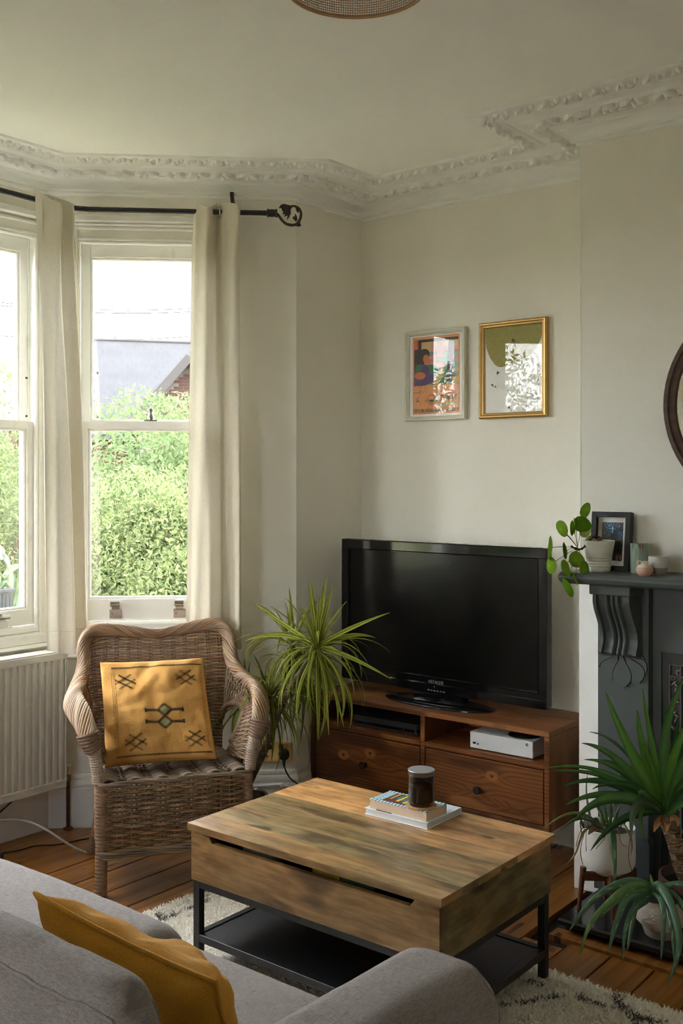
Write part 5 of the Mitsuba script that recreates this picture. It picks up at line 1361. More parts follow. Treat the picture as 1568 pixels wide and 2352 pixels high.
for tx, ty, dep, ct in ((895, 1407, 3.92, (800, 1440, 3.95)), (898, 1560, 3.88, (800, 1500, 3.9)), (862, 1465, 4.0, (810, 1445, 3.98)), (790, 1672, 3.95, (765, 1560, 3.92)), (575, 1378, 4.2, (640, 1430, 4.15)), (563, 1472, 4.15, (640, 1440, 4.1)), (752, 1325, 4.05, (735, 1400, 4.03)), (764, 1340, 4.05, (752, 1400, 4.03)), (710, 1330, 4.05, (716, 1400, 4.03)), (755, 1690, 3.93, (748, 1560, 3.92))):
    mid = bez(H[0] - [0, 0, .01], point(*ct), point(tx, ty, dep), 16)
    t = np.gradient(mid, axis=0); side = np.cross(t, -np.r_[FW, -.3]); side /= np.linalg.norm(side, axis=1, keepdims=True)
    s = np.linspace(0, 1, 16); W_ = .0088 * np.clip((s / .10 + .5), 0, 1) * np.clip((1 - s) / .5, 0, 1) ** .75 + .0004
    v, f, cc = ribbon(mid, side, W_, .3, 7); e = np.abs(cc)[:, None]
    add(d + '__leaf', TM(v, f), 'mat_leaf_thin', True, color=np.where(e < .2, GRN, np.where(e < .72, YEL * 1.1, GRN * .8)))


def blade(key, a, ctrl, b, w, col, cup=.35, cols=7, n=20, edge=.7, mid_=1.15, mt='mat_leaf_thin', base_w=.45, face=None):
    mid = bez(a, ctrl, b, n); t = np.gradient(mid, axis=0)
    face = -np.r_[FW, -.55] if face is None else np.asarray(face)
    side = np.cross(t, face); side /= np.linalg.norm(side, axis=1, keepdims=True) + 1e-9
    s = np.linspace(0, 1, n)
    W_ = w * (base_w + (1 - base_w) * np.clip(s / .35, 0, 1)) * np.clip((1 - s) / .62, 0, 1) ** .72 + .0004
    v, f, cc = ribbon(mid, side, W_, cup, cols)
    e = np.abs(cc)[:, None]
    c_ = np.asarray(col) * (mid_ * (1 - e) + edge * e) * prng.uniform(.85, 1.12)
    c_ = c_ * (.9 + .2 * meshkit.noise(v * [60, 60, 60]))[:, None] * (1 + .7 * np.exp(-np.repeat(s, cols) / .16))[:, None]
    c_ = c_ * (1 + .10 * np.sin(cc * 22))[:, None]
    add(key, TM(v, f), mt, True, color=np.clip(c_, 0, 1))


# yucca on the hearth
y_ = thing('yucca', 'yucca with broad dark green leaves on a scaly trunk standing on the hearth', 'plant')
yb = np.array([-1.175, 3.300]); yh = on_y(1527, 1868, 3.26)
mat('mat_terracotta_dark', (.085, .045, .030), .5)
add(y_ + '__pot', lathe([(0, 0), (.095, 0), (.100, .006), (.122, .150), (.128, .154), (.128, .178), (.120, .180), (.114, .150), (0, .148)], 48, (yb[0], yb[1], .0488)), 'mat_terracotta_dark', 35)
add(y_ + '__soil', lathe([(0, .152), (.113, .150), (.113, .147), (0, .14)], 32, (yb[0], yb[1], .0488)), 'mat_soil', 40)
tk = spline([(yb[0] - .015, yb[1], .19), on_y(1570, 2000, 3.27), on_y(1550, 1935, 3.26), on_y(1535, 1895, 3.26), yh], 90)
mat('mat_yucca_bark', None, .85, fn=lambda p, n, uv: MX((.20, .125, .070), (.055, .032, .018), SS(.35, .65, FB(p.x * 70, p.y * 70, p.z * 240, 3))))
add(y_ + '__trunk', tube(tk, .027 + .0035 * np.abs(np.sin(np.arange(90) * .9)) - .006 * np.linspace(0, 1, 90), 18), 'mat_yucca_bark', True)
for k in range(26):
    i = int(prng.uniform(5, 80)); a_ = prng.uniform(0, 6.28); o = np.array([math.cos(a_), math.sin(a_), 0])
    blade(y_ + '__bark_scale', tk[i] + o * .025, tk[i] + o * .034 + [0, 0, .012], tk[i] + o * .030 + [0, 0, .026], .011, (.24, .14, .07), cup=-.3, cols=3, n=5, face=o, mt='mat_vertex')
for px, py in ((1512, 1905), (1532, 1915), (1560, 1900), (1505, 1912)):
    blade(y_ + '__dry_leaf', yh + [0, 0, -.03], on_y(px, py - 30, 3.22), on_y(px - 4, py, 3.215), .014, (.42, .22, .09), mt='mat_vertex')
YG = (.085, .175, .052); YD = (.050, .110, .040); YB_ = (.105, .225, .045)
for tx, ty, dep, cx_, cy_, w, col in ((1389, 1585, 3.30, 1432, 1720, .023, YB_), (1463, 1630, 3.38, 1468, 1740, .022, YB_), (1475, 1580, 3.42, 1490, 1700, .014, YB_), (1575, 1548, 3.30, 1500, 1680, .019, YG), (1527, 1618, 3.50, 1520, 1740, .016, YD), (1600, 1620, 3.25, 1525, 1750, .020, YB_),
                                      (1335, 1707, 3.35, 1420, 1715, .018, YG), (1250, 1765, 3.22, 1400, 1735, .011, YG), (1266, 1771, 3.26, 1420, 1760, .013, YG), (1292, 1806, 3.30, 1400, 1760, .017, YD), (1297, 1850, 3.30, 1400, 1790, .018, YG), (1317, 1886, 3.05, 1400, 1790, .025, YG), (1355, 1955, 3.08, 1425, 1850, .016, YD),
                                      (1450, 1928, 3.12, 1440, 1795, .022, (.14, .19, .12)), (1476, 1932, 3.20, 1450, 1790, .017, YG), (1352, 1681, 3.45, 1440, 1690, .008, YD), (1384, 1745, 3.42, 1450, 1760, .017, YD), (1340, 1745, 3.40, 1430, 1740, .015, YG), (1360, 1812, 3.20, 1440, 1770, .016, YD), (1470, 1832, 3.10, 1455, 1800, .015, YG),
                                      (1600, 1700, 3.20, 1560, 1740, .021, YG), (1620, 1760, 3.22, 1570, 1780, .021, YG), (1610, 1800, 3.18, 1575, 1795, .018, YD), (1590, 1660, 3.42, 1550, 1740, .020, YD), (1640, 1730, 3.40, 1580, 1730, .02, YG), (1600, 1870, 3.15, 1570, 1830, .017, YG), (1400, 1790, 3.45, 1450, 1770, .02, YD), (1430, 1760, 3.5, 1470, 1760, .019, YD), (1370, 1840, 3.4, 1430, 1800, .017, YD), (1560, 1640, 3.5, 1540, 1740, .02, YD), (1410, 1850, 3.35, 1450, 1815, .018, YD), (1440, 1700, 3.55, 1480, 1760, .016, YD)):
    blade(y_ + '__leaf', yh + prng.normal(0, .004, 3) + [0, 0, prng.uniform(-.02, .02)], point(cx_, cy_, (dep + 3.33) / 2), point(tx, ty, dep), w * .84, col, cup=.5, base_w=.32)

# unruly aloe in a white pot on a wooden stand
a_ = thing('potted_aloe', 'straggly aloe in a smooth white pot raised on a small wooden plant stand', 'plant')
pc = (-1.472, 3.268)
mat('mat_white_glaze', (.70, .67, .60), .25)
add(a_ + '__pot', lathe([(0, .190), (.045, .190), (.066, .193), (.080, .202), (.087, .217), (.0885, .238), (.0885, .335), (.0865, .338), (.083, .335), (.083, .306), (0, .306)], 64, (*pc, 0)), 'mat_white_glaze', 30)
add(a_ + '__saucer', lathe([(0, .1805), (.045, .181), (.050, .184), (.049, .1895), (0, .1895)], 40, (*pc, 0)), 'mat_white_glaze', 30)
add(a_ + '__soil', lathe([(0, .316), (.05, .317), (.0825, .313), (.0825, .310), (0, .308)], 32, (*pc, 0)), 'mat_soil', 40)
st_ = thing('plant_stand', 'dark wooden four-legged plant stand under the white aloe pot on the hearth', 'plant stand')
feet = [(-1.543, 3.222), (-1.431, 3.204), (-1.403, 3.322), (-1.514, 3.338)]
for fx, fy in feet:
    dx_, dy_ = fx - pc[0], fy - pc[1]; L_ = math.hypot(dx_, dy_)
    top_ = np.array([pc[0] + dx_ / L_ * .078, pc[1] + dy_ / L_ * .078, .190]); bot_ = np.array([pc[0] + dx_ / L_ * .098, pc[1] + dy_ / L_ * .098, .0490])
    top_[:2] = np.array(pc) + np.array([dx_, dy_]) / L_ * .079
    add(st_ + '__leg', tube(np.linspace(bot_, [pc[0] + dx_ / L_ * .083, pc[1] + dy_ / L_ * .084, .196], 8), np.linspace(.0068, .0105, 8), 14), 'mat_stool_wood', 40)
for i in (0, 1):
    p0, p1 = np.array(feet[i]), np.array(feet[i + 2]); d_ = p1 - p0; d_ /= np.linalg.norm(d_)
    add(st_ + '__crossbar', at(box(-.080, .080, -.008, .008, .152 + .0002 * i, .1803, .002), frame([*pc, 0], [*d_, 0])), 'mat_stool_wood')


def succulent(key, pts, w, flat, col, spots=0.0):
    mid = spline(pts, 26); s = np.linspace(0, 1, 26)
    r = w * np.clip((1 - s) / .75, 0, 1) ** .6 + .0007
    t = np.gradient(mid, axis=0); t /= np.linalg.norm(t, axis=1, keepdims=True)
    up_ = np.cross(t, -np.r_[FW, -.4]); up_ /= np.linalg.norm(up_, axis=1, keepdims=True)
    nn = np.cross(t, up_); an = np.arange(12) * 2 * np.pi / 12
    v = mid[:, None] + r[:, None, None] * (np.cos(an)[None, :, None] * up_[:, None] + (flat * np.sin(an) + .25 * np.cos(an) ** 2)[None, :, None] * nn[:, None])
    v = v.reshape(-1, 3)
    c_ = np.asarray(col)[None] * (.85 + .3 * meshkit.noise(v * 55))[:, None]
    if spots:
        m_ = meshkit.noise(v * 210) > .80; c_ = np.where(m_[:, None], c_ * .5 + np.array([.22, .28, .16]), c_)
    add(key, TM(v, quads(26, 12, True)[:, [0, 2, 1]]), 'mat_vertex_satin', True, color=np.clip(c_, 0, 1))


AG = (.055, .115, .032)
for k, (pts, w, col) in enumerate(((((1380, 1900, 3.42), (1330, 1868, 3.36), (1290, 1875, 3.32), (1248, 1903, 3.28)), .0052, (.16, .20, .06)), (((1385, 1905, 3.40), (1350, 1880, 3.30), (1315, 1885, 3.22), (1286, 1906, 3.18)), .0085, (.07, .13, .05)), (((1400, 1895, 3.4), (1402, 1850, 3.38), (1395, 1830, 3.37), (1382, 1815, 3.36)), .0050, AG),
                                   (((1360, 1905, 3.42), (1350, 1850, 3.42), (1346, 1810, 3.42), (1349, 1777, 3.42)), .0036, (.17, .19, .10)), (((1405, 1900, 3.36), (1410, 1930, 3.24), (1412, 1985, 3.21), (1412, 2040, 3.21)), .0095, (.06, .12, .05)), (((1400, 1905, 3.36), (1404, 1925, 3.24), (1407, 1960, 3.22), (1411, 2000, 3.21)), .0082, AG),
                                   (((1425, 1900, 3.38), (1440, 1905, 3.28), (1450, 1930, 3.27), (1448, 1965, 3.27)), .0042, (.13, .14, .04)), (((1430, 1895, 3.40), (1440, 1880, 3.40), (1450, 1890, 3.36), (1447, 1912, 3.33)), .0040, (.08, .10, .04)), (((1345, 1905, 3.40), (1330, 1935, 3.30), (1318, 1965, 3.28), (1300, 1986, 3.27)), .0040, (.26, .16, .04)),
                                   (((1395, 1902, 3.42), (1392, 1880, 3.42), (1390, 1865, 3.42), (1386, 1845, 3.42)), .0060, AG), (((1408, 1900, 3.42), (1413, 1880, 3.42), (1418, 1862, 3.42), (1425, 1850, 3.42)), .0058, AG), (((1375, 1905, 3.42), (1372, 1885, 3.40), (1366, 1880, 3.38), (1358, 1890, 3.36)), .0048, AG), (((1385, 1900, 3.42), (1380, 1870, 3.43), (1372, 1855, 3.44), (1360, 1838, 3.44)), .0055, (.09, .13, .04)), (((1340, 1900, 3.38), (1334, 1885, 3.34), (1333, 1895, 3.31), (1336, 1920, 3.30)), .0036, (.05, .07, .04)), (((1415, 1905, 3.40), (1422, 1920, 3.30), (1430, 1940, 3.27), (1440, 1945, 3.27)), .0020, (.28, .17, .09)))):
    succulent(a_ + '__leaf', [point(*q) for q in pts], w, .45, col, .3)
for pts in (((1360, 1900, 3.40), (1338, 1925, 3.28), (1333, 1960, 3.27), (1338, 1985, 3.27)), ((1350, 1905, 3.38), (1345, 1930, 3.27), (1346, 1955, 3.27)), ((1380, 1908, 3.36), (1384, 1930, 3.26), (1368, 1950, 3.26)), ((1447, 1925, 3.27), (1443, 1970, 3.27), (1455, 2010, 3.28)), ((1345, 1900, 3.4), (1330, 1915, 3.34), (1322, 1945, 3.33))):
    add(a_ + '__dry_stem', tube(spline([point(*q) for q in pts], 20), .0011, 5), 'mat_stool_wood', True)
blade(a_ + '__dry_leaf', point(1380, 1900, 3.40), point(1362, 1895, 3.34), point(1350, 1918, 3.29), .014, (.42, .26, .15), mt='mat_vertex'); blade(a_ + '__dry_leaf', point(1390, 1902, 3.40), point(1368, 1893, 3.38), point(1346, 1906, 3.33), .011, (.36, .22, .13), mt='mat_vertex')

# spreading aloe in a speckled pot
a_ = thing('potted_aloe', 'spreading aloe with long drooping leaves in a dimpled speckled pot on the hearth', 'plant')
sc = (-1.265, 3.205)
mat('mat_speckle', None, .3, fn=lambda p, n, uv: MX((.52, .45, .36), (.70, .62, .50), SS(.35, .8, FB(p.x * 260, p.y * 260, p.z * 260, 2))), bump=lambda p, n, uv: SS(.3, .75, FB(p.x * 230, p.y * 230, p.z * 230, 2)), bscale=.003)
mat('mat_speckle_base', (.30, .235, .185), .6)
add(a_ + '__pot', lathe([(.062, .034), (.080, .052), (.087, .072), (.083, .104), (.0775, .124), (.075, .126), (.0725, .123), (.076, .100), (.0, .098)], 64, (*sc, .0488)), 'mat_speckle', 40)
add(a_ + '__pot_foot', lathe([(0, 0), (.046, 0), (.052, .005), (.0625, .0342), (.0, .034)], 64, (*sc, .0488)), 'mat_speckle_base', 35, label='plain clay foot of the pot')
add(a_ + '__soil', lathe([(0, .106), (.0745, .103), (.0745, .099), (0, .099)], 32, (*sc, .0488)), 'mat_soil', 40)
AB = (.078, .160, .088); AC = (.12, .23, .075)
B_ = (1500, 2043, 3.27)
for pts, w, col in ((((1470, 2028, 3.24), (1400, 2040, 3.18), (1345, 2085, 3.14), (1307, 2138, 3.12)), .0140, AB), (((1460, 2032, 3.22), (1400, 2072, 3.14), (1352, 2130, 3.08), (1331, 2194, 3.06)), .0130, AC), (((1470, 2045, 3.23), (1430, 2062, 3.17), (1400, 2085, 3.14), (1380, 2108, 3.12)), .0120, AC), (((1480, 2052, 3.24), (1438, 2068, 3.16), (1415, 2120, 3.10), (1397, 2188, 3.06)), .0155, AB),
                    (((1490, 2060, 3.24), (1455, 2090, 3.15), (1438, 2130, 3.10), (1430, 2207, 3.05)), .0110, AB), (((1485, 2055, 3.25), (1462, 2075, 3.19), (1452, 2120, 3.15), (1440, 2184, 3.10)), .0105, AB), (((1508, 2055, 3.22), (1522, 2080, 3.13), (1523, 2140, 3.09), (1517, 2205, 3.06)), .0110, AB), (((1515, 2035, 3.22), (1545, 2090, 3.12), (1560, 2160, 3.06), (1531, 2267, 3.02)), .0150, AB), (((1520, 2045, 3.22), (1540, 2110, 3.12), (1548, 2170, 3.07), (1550, 2235, 3.05)), .0130, AB),
                    (((1520, 2040, 3.26), (1560, 2032, 3.24), (1600, 2040, 3.22), (1650, 2080, 3.20)), .0125, AB), (((1503, 2040, 3.27), (1499, 2028, 3.27), (1496, 2020, 3.27), (1493, 2008, 3.27)), .0060, (.22, .36, .05)), (((1520, 2045, 3.25), (1560, 2070, 3.17), (1590, 2120, 3.13), (1600, 2190, 3.10)), .0120, AB)):
    succulent(a_ + '__leaf', [point(*B_)] + [point(*q) for q in pts], w, .5, col, .6)

# ------------------------------------------------------------------ things on the mantel shelf
pt = thing('pilea', 'pilea with round coin-shaped leaves trailing from a ribbed cream pot on the mantel', 'plant')
mat('mat_cream_glaze', (.62, .60, .50), .35)
mz = 1.1787; pq = on_y(1375, 1313, 3.395)
prf = [(0, 0), (.036, 0), (.0385, .002)]
for k_ in range(5): prf += [(.0395 + .0012 * k_, .006 + .010 * k_), (.0412 + .0012 * k_, .011 + .010 * k_), (.0400 + .0012 * k_, .0155 + .010 * k_)]
prf += [(.0465, .060), (.0545, .104), (.0555, .108), (.0530, .109), (.0500, .095), (0, .092)]
add(pt + '__pot', lathe(prf, 56, (pq[0], pq[1], mz)), 'mat_cream_glaze', 28)
add(pt + '__soil', lathe([(0, .096), (.0498, .094), (.0498, .090), (0, .09)], 24, (pq[0], pq[1], mz)), 'mat_soil', 40)
mat('mat_dark_stem', (.055, .022, .014), .7)
stem = spline([(pq[0], pq[1], mz + .09), point(1382, 1240, 3.68), point(1366, 1232, 3.66), point(1350, 1246, 3.63), point(1330, 1262, 3.60), point(1312, 1255, 3.58)], 50)
add(pt + '__stem', tube(stem, .0048 * (1 + .35 * np.sin(np.arange(50) * 1.7)) * np.linspace(1, .7, 50), 9), 'mat_dark_stem', True)
blade(pt + '__dry_leaf', point(1374, 1235, 3.64), point(1380, 1245, 3.62), point(1371, 1262, 3.61), .0085, (.11, .045, .022), mt='mat_vertex')
node = point(1326, 1258, 3.60)
PG = (.19, .33, .03)
for k, (cx_, cy_, rx, ry, rot, dep, col) in enumerate(((1347, 1173, 14, 18, -25, 3.64, PG), (1337, 1202, 21, 18, 20, 3.58, (.11, .24, .02)), (1317, 1213, 8, 18, 0, 3.60, PG), (1287, 1215, 9, 20, 18, 3.58, PG), (1268, 1258, 9, 28, -5, 3.57, PG), (1262, 1299, 8, 20, 0, 3.57, PG), (1301, 1265, 8, 20, 8, 3.60, (.09, .20, .012)), (1322, 1287, 15, 20, 22, 3.57, PG), (1346, 1308, 14, 20, 10, 3.55, PG),
                                                     (1294, 1309, 5, 24, 12, 3.58, PG), (1323, 1326, 5, 18, 25, 3.56, PG), (1299, 1352, 5, 24, 24, 3.57, (.09, .21, .012)), (1346, 1221, 14, 16, -40, 3.66, (.42, .40, .10)), (1361, 1242, 15, 13, 0, 3.70, PG), (1322, 1208, 5, 20, 0, 3.59, PG), (1296, 1222, 4, 10, -10, 3.6, PG))):
    c0 = point(cx_, cy_, dep); R_ = max(rx, ry) / FOCAL * dep
    asp = min(rx, ry) / max(rx, ry); an = math.acos(asp) * (1 if k % 2 else -1)
    cr = np.r_[RT, 0]; cu = np.array([0, 0, 1.]); cf_ = np.r_[FW, 0]
    ro = math.radians(rot); ax1 = cu * math.cos(ro) - cr * math.sin(ro) if ry >= rx else cr; ax2 = np.cross(ax1, cf_)
    ax2 = ax2 * math.cos(an) + cf_ * math.sin(an); nn = np.cross(ax1, ax2)
    if nn @ cf_ > 0: nn = -nn
    rr = np.linspace(0, 1, 6); th = np.arange(28) * 2 * np.pi / 28
    v = np.array([c0 + R_ * r_ * (1 + .04 * math.cos(3 * t_ + k)) * (ax1 * math.cos(t_) + ax2 * math.sin(t_)) - nn * R_ * .22 * r_ ** 2 for r_ in rr for t_ in th])
    c_ = np.asarray(col)[None] * (1.05 - .2 * np.repeat(rr, 28) + .35 * (np.repeat(rr, 28) < .1))[:, None] * prng.uniform(.9, 1.1)
    lf = add(pt + '__leaf', TM(v, quads(6, 28, True)), 'mat_leaf_thin', True, color=np.clip(c_, 0, 1))
    nd = node if cx_ < 1340 or cy_ > 1270 else point(1345, 1250, 3.63)
    add(pt + '__leaf_stalk', tube(bez(nd, (nd + c0) / 2 + [0, 0, .006], c0 - nn * .001, 10), .0010, 5), 'mat_green_stalk' if 'mat_green_stalk' in scene else mat('mat_green_stalk', (.13, .17, .04), .5), True)

q = thing('photo_frame', 'deep black box frame with a small night-sky print, leaning on the mantel', 'picture frame')
fb0, fb1 = on_y(1357, 1318, 3.455), on_y(1446, 1318, 3.455)
fw = fb1[0] - fb0[0]; fh = .208


def night_fn(p, n, uv):
    x = (p.x - NX) / fw; z = (p.z - mz) / fh
    c = MX((.008, .012, .012), (.012, .04, .03), SS(.4, .7, FB(x * 7, z * 9, 1, 3)) * SS(.3, .7, z))
    for cx_, cz_, s_, col in ((.44, .80, .16, (.05, .25, .52)), (.66, .78, .10, (.22, .12, .30)), (.72, .62, .08, (.05, .10, .40))):
        r = dr.sqrt(dr.square((x - cx_) * .78) + dr.square(z - cz_)); a = dr.atan2(z - cz_, (x - cx_) * .78)
        sw = .5 + .5 * dr.sin(a * 2 + r * 120)
        c = c + mi.Color3f(col) * (sw * dr.exp(-dr.square(r / (s_ * .6))) * 1.2)
    st = SS(.86, .92, N(x * 60, z * 80, 3)) * SS(.35, .5, z)
    c = c + mi.Color3f(.45, .35, .45) * st
    low = SS(.30, .20, z) * SS(.55, .75, N(x * 26, z * 3, 6))
    c = MX(c, (.30, .16, .09), low)
    lone = (dr.abs(x - .50) < .012) & (dr.abs(z - .69) < .055) | (dr.abs(z - .71) < .008) & (dr.abs(x - .50) < .04)
    return dr.select(lone, mi.Color3f(.28, .45, .60), c)


NX = fb0[0]
mat('mat_night', None, .35, fn=night_fn)
LF = frame([fb0[0], 3.440, mz], [1, 0, 0]) @ trimesh.transformations.rotation_matrix(math.radians(-6), [1, 0, 0])
fr_ = Polygon([(0, 0), (fw, 0), (fw, fh), (0, fh)]).difference(Polygon([(.018, .018), (fw - .018, .018), (fw - .018, fh - .018), (.018, fh - .018)]))
toF = lambda m: at(m, LF @ frame([0, .030, .0005], [1, 0, 0], [0, 0, 1], [0, -1, 0]))
add(q + '__frame', toF(prism(fr_, .030)), 'mat_black_matte')
add(q + '__mount', toF(mv(box(.017, fw - .017, .017, fh - .017, .004, .010), 0, 0, 0)), 'mat_white_card')
add(q + '__print', toF(box(.033, fw - .033, .036, fh - .036, .0102, .0106)), 'mat_night')
add(q + '__back', toF(box(.004, fw - .004, .004, fh - .004, -.001, .003)), 'mat_iron')
add(q + '__glass', toF(box(.017, fw - .017, .017, fh - .017, .016, .0162)), 'mat_pane')

cu_ = on_y(1468.5, 1321, 3.405)
q = thing('cup', 'tall grey-green glazed beaker on the mantel beside the black box frame', 'cup')
mat('mat_celadon', None, .25, fn=lambda p, n, uv: MX(MX((.16, .22, .165), (.27, .34, .27), N(p.x * 60, p.y * 60, p.z * 20)), (.15, .075, .045), SS(.56, .72, FB(p.x * 160, p.y * 160, p.z * 14, 3))))
add(q, lathe([(0, 0), (.0285, 0), (.0305, .003), (.0308, .060), (.0318, .1015), (.0305, .1025), (.0285, .100), (.0280, .006), (0, .006)], 48, (cu_[0], cu_[1], mz)), 'mat_celadon', 35)
ju = on_y(1480, 1325, 3.335)
q = thing('jug', 'tiny terracotta jug with a cream dipped neck and a loop handle on the mantel', 'jug')
mat('mat_jug', None, .55, fn=lambda p, n, uv: MX((.50, .29, .20), (.60, .52, .42), SS(1.2075, 1.2105, p.z + .003 * N(p.x * 200, p.y * 200, 0))))
add(q + '__body', lathe([(0, 0), (.018, 0), (.024, .006), (.0282, .016), (.0272, .026), (.021, .034), (.0125, .0385), (.0118, .042), (.0150, .0478), (.0140, .0482), (.0105, .043), (0, .035)], 44, (ju[0], ju[1], mz)), 'mat_jug', 35)
jr = np.r_[RT, 0]
add(q + '__handle', tube(spline([np.array([ju[0], ju[1], mz + .0455]) - jr * .010, np.array([ju[0], ju[1], mz + .049]) - jr * .017, np.array([ju[0], ju[1], mz + .046]) - jr * .0225, np.array([ju[0], ju[1], mz + .037]) - jr * .021, np.array([ju[0], ju[1], mz + .034]) - jr * .019], 18), .0026, 8), 'mat_jug', True)
bo = on_y(1511, 1325, 3.392)
q = thing('bowl', 'pale grey stoneware bowl with an unglazed foot at the right of the mantel', 'bowl')
mat('mat_stoneware', None, .4, fn=lambda p, n, uv: MX((.27, .245, .20), (.46, .44, .39), SS(1.2035, 1.2055, p.z) * (.8 + .25 * N(p.x * 9, p.y * 9, p.z * 500))))
add(q, lathe([(0, 0), (.0190, 0), (.0195, .004), (.0245, .006), (.0310, .016), (.0335, .028), (.0325, .058), (.0332, .0625), (.0318, .063), (.030, .058), (.030, .02), (0, .008)], 48, (bo[0], bo[1], mz)), 'mat_stoneware', 35)

# ------------------------------------------------------------------ outside the bay
trng = np.random.default_rng(5)
mat('mat_ground', None, .95, fn=lambda p, n, uv: MX((.10, .14, .045), (.16, .13, .085), SS(.4, .6, FB(p.x * .6, p.y * .6, 0, 3))))
gk = thing('ground', 'front garden ground seen in gaps under the hedge', 'ground', kind='stuff')
add(gk, box(-70, -3.96, -50, 70, -1.0, -.70), 'mat_ground')
mat('mat_tarmac', (.10, .085, .08), .9)
gk = thing('pavement', 'pale pavement beyond the hedge, seen between its stems', 'pavement')
add(gk, box(-16, -9.2, -50, 70, -.72, -.66, .02), 'mat_tarmac')


def tree(key, label, c, rad, n, tone, seed, group=None, trunk_h=None, ls=.055):
    g = np.random.default_rng(seed); t = thing(key, label, 'tree' if key == 'tree' else 'shrub', group)
    c = np.array(c, float); rad = np.array(rad, float)
    cen = [c + rad * .62 * k for k in g.normal(0, .55, (26, 3))]
    P = []
    for q in cen:
        u = g.normal(0, 1, (n // 26, 3)); u /= np.linalg.norm(u, axis=1, keepdims=True)
        P.append(q + u * rad * .42 * g.uniform(.55, 1.05, (len(u), 1)) ** .5)
    P = np.vstack(P); P = P[P[:, 2] > -.55]; m = len(P)
    out = P - c; out /= np.linalg.norm(out, axis=1, keepdims=True)
    d = out * .35 + g.normal(0, .55, (m, 3)) + [0, 0, -.35]; d /= np.linalg.norm(d, axis=1, keepdims=True)
    sd = np.cross(d, g.normal(0, 1, (m, 3))); sd /= np.linalg.norm(sd, axis=1, keepdims=True); nn = np.cross(sd, d)
    L = g.uniform(.7, 1.35, m) * ls; w_ = L * .19
    v = np.stack([P, P + d * (L * .45)[:, None] + sd * w_[:, None] + nn * (L * .06)[:, None], P + d * L[:, None] - nn * (L * .10)[:, None], P + d * (L * .45)[:, None] - sd * w_[:, None] + nn * (L * .06)[:, None]], 1)
    f = (np.arange(m)[:, None, None] * 4 + np.array([[0, 1, 2], [0, 2, 3]])).reshape(-1, 3)
    col = np.array(tone) * g.uniform(.70, 1.30, (m, 1)) + np.array([.05, .04, .01]) * g.uniform(0, 1, (m, 1)) ** 3
    add(t + '__foliage', TM(v.reshape(-1, 3), f), 'mat_tree_leaf', False, kind='stuff', color=np.repeat(col, 4, 0))
    zt_ = c[2]
    st = [tube(spline([(c[0] + a * .3, c[1] + b * .3, -.72), (c[0] + a * .7, c[1] + b * .7, (zt_ - .7) / 2), (c[0] + a, c[1] + b, zt_ + rad[2] * .3)], 14), np.linspace(.05, .015, 14), 8) for a, b in g.normal(0, .30, (5, 2)) * rad[:2]]
    for s_ in st: add(t + '__stem', s_, 'mat_bark', True)


G1, G2, G3 = (.125, .175, .078), (.155, .198, .090), (.108, .155, .072)
tree('shrub', 'pale green feathery shrub filling the lower pane of the right-hand window', (-6.0, 5.2, .72), (1.25, 1.25, 1.20), 80000, G2, 1, ls=.046)
tree('shrub', 'dense green shrub behind the hanging curtain between the windows', (-7.0, 4.0, .80), (1.2, 1.3, 1.35), 50000, G1, 2, ls=.050)
tree('shrub', 'green shrub seen through the left-hand window above the planter', (-6.9, 2.6, .85), (1.2, 1.3, 1.45), 60000, G2, 3, ls=.050)
tree('tree', 'young tree whose top rises above the middle rail of the right-hand window', (-7.4, 6.6, 1.10), (1.4, 1.5, 1.30), 50000, G3, 4, ls=.058)
tree('tree', 'bushy tree beyond the left-hand window, topping the hedge', (-9.0, 3.6, 1.50), (1.7, 1.9, 1.60), 36000, G2, 6, ls=.070)
tree('tree', 'tall leafy tree near the far end of the bay, mirrored in the gold-framed picture', (-5.7, -2.6, 1.35), (1.3, 1.7, 1.9), 26000, G1, 7, ls=.075)
tree('tree', 'light green tree mirrored in the poster glass', (-8.2, .6, 1.2), (1.5, 1.6, 1.8), 20000, G2, 8, ls=.080)

# houses across the street
mat('mat_brick_red', None, .9, fn=lambda p, n, uv: MX((.050, .019, .012), (.036, .014, .010), N(p.x * 3, p.y * 3, p.z * 8)))
mat('mat_mortar', (.085, .070, .060), .9)
mat('mat_slate_roof', None, .7, fn=lambda p, n, uv: MX((.0105, .0112, .013), (.016, .0165, .0185), N(p.x * 2.5, p.y * 2.5, p.z * 4)))
mat('mat_barge', (.020, .016, .015), .7)
hs = thing('house', 'brick house across the street with grey slate roof and gable, behind the shrubs', 'house')
HB = point(330, 800, 26.0); ho = np.array([HB[0], HB[1]])
hx = np.r_[RT * .97 + FW * .24, 0]; hx /= np.linalg.norm(hx); hy = np.cross([0, 0, 1.], hx)
HF = frame([*ho, 0], hx, hy)
zr = EYE + (1102 - 782) / FOCAL * 28.6; ze = 2.6
add(hs + '__wall', at(box(-1.15, 9, 0, 6, -.8, ze + .1), HF), 'mat_brick_red')
rf = np.array([(-1.25, -.35, ze), (9.2, -.35, ze), (9.2, 3.0, zr), (-1.25, 3.0, zr), (9.2, 6.3, ze), (-1.25, 6.3, ze)])
add(hs + '__roof', at(trimesh.convex.convex_hull(np.vstack([rf, rf - [0, 0, .12]])), HF), 'mat_slate_roof')
sl = box(-.1215, .1215, 0, .30, -.006, .006)
tilt = math.atan2(zr - ze, 3.35); Ls_ = math.hypot(zr - ze, 3.35); ns_ = int(Ls_ / .24)
rows_ = []
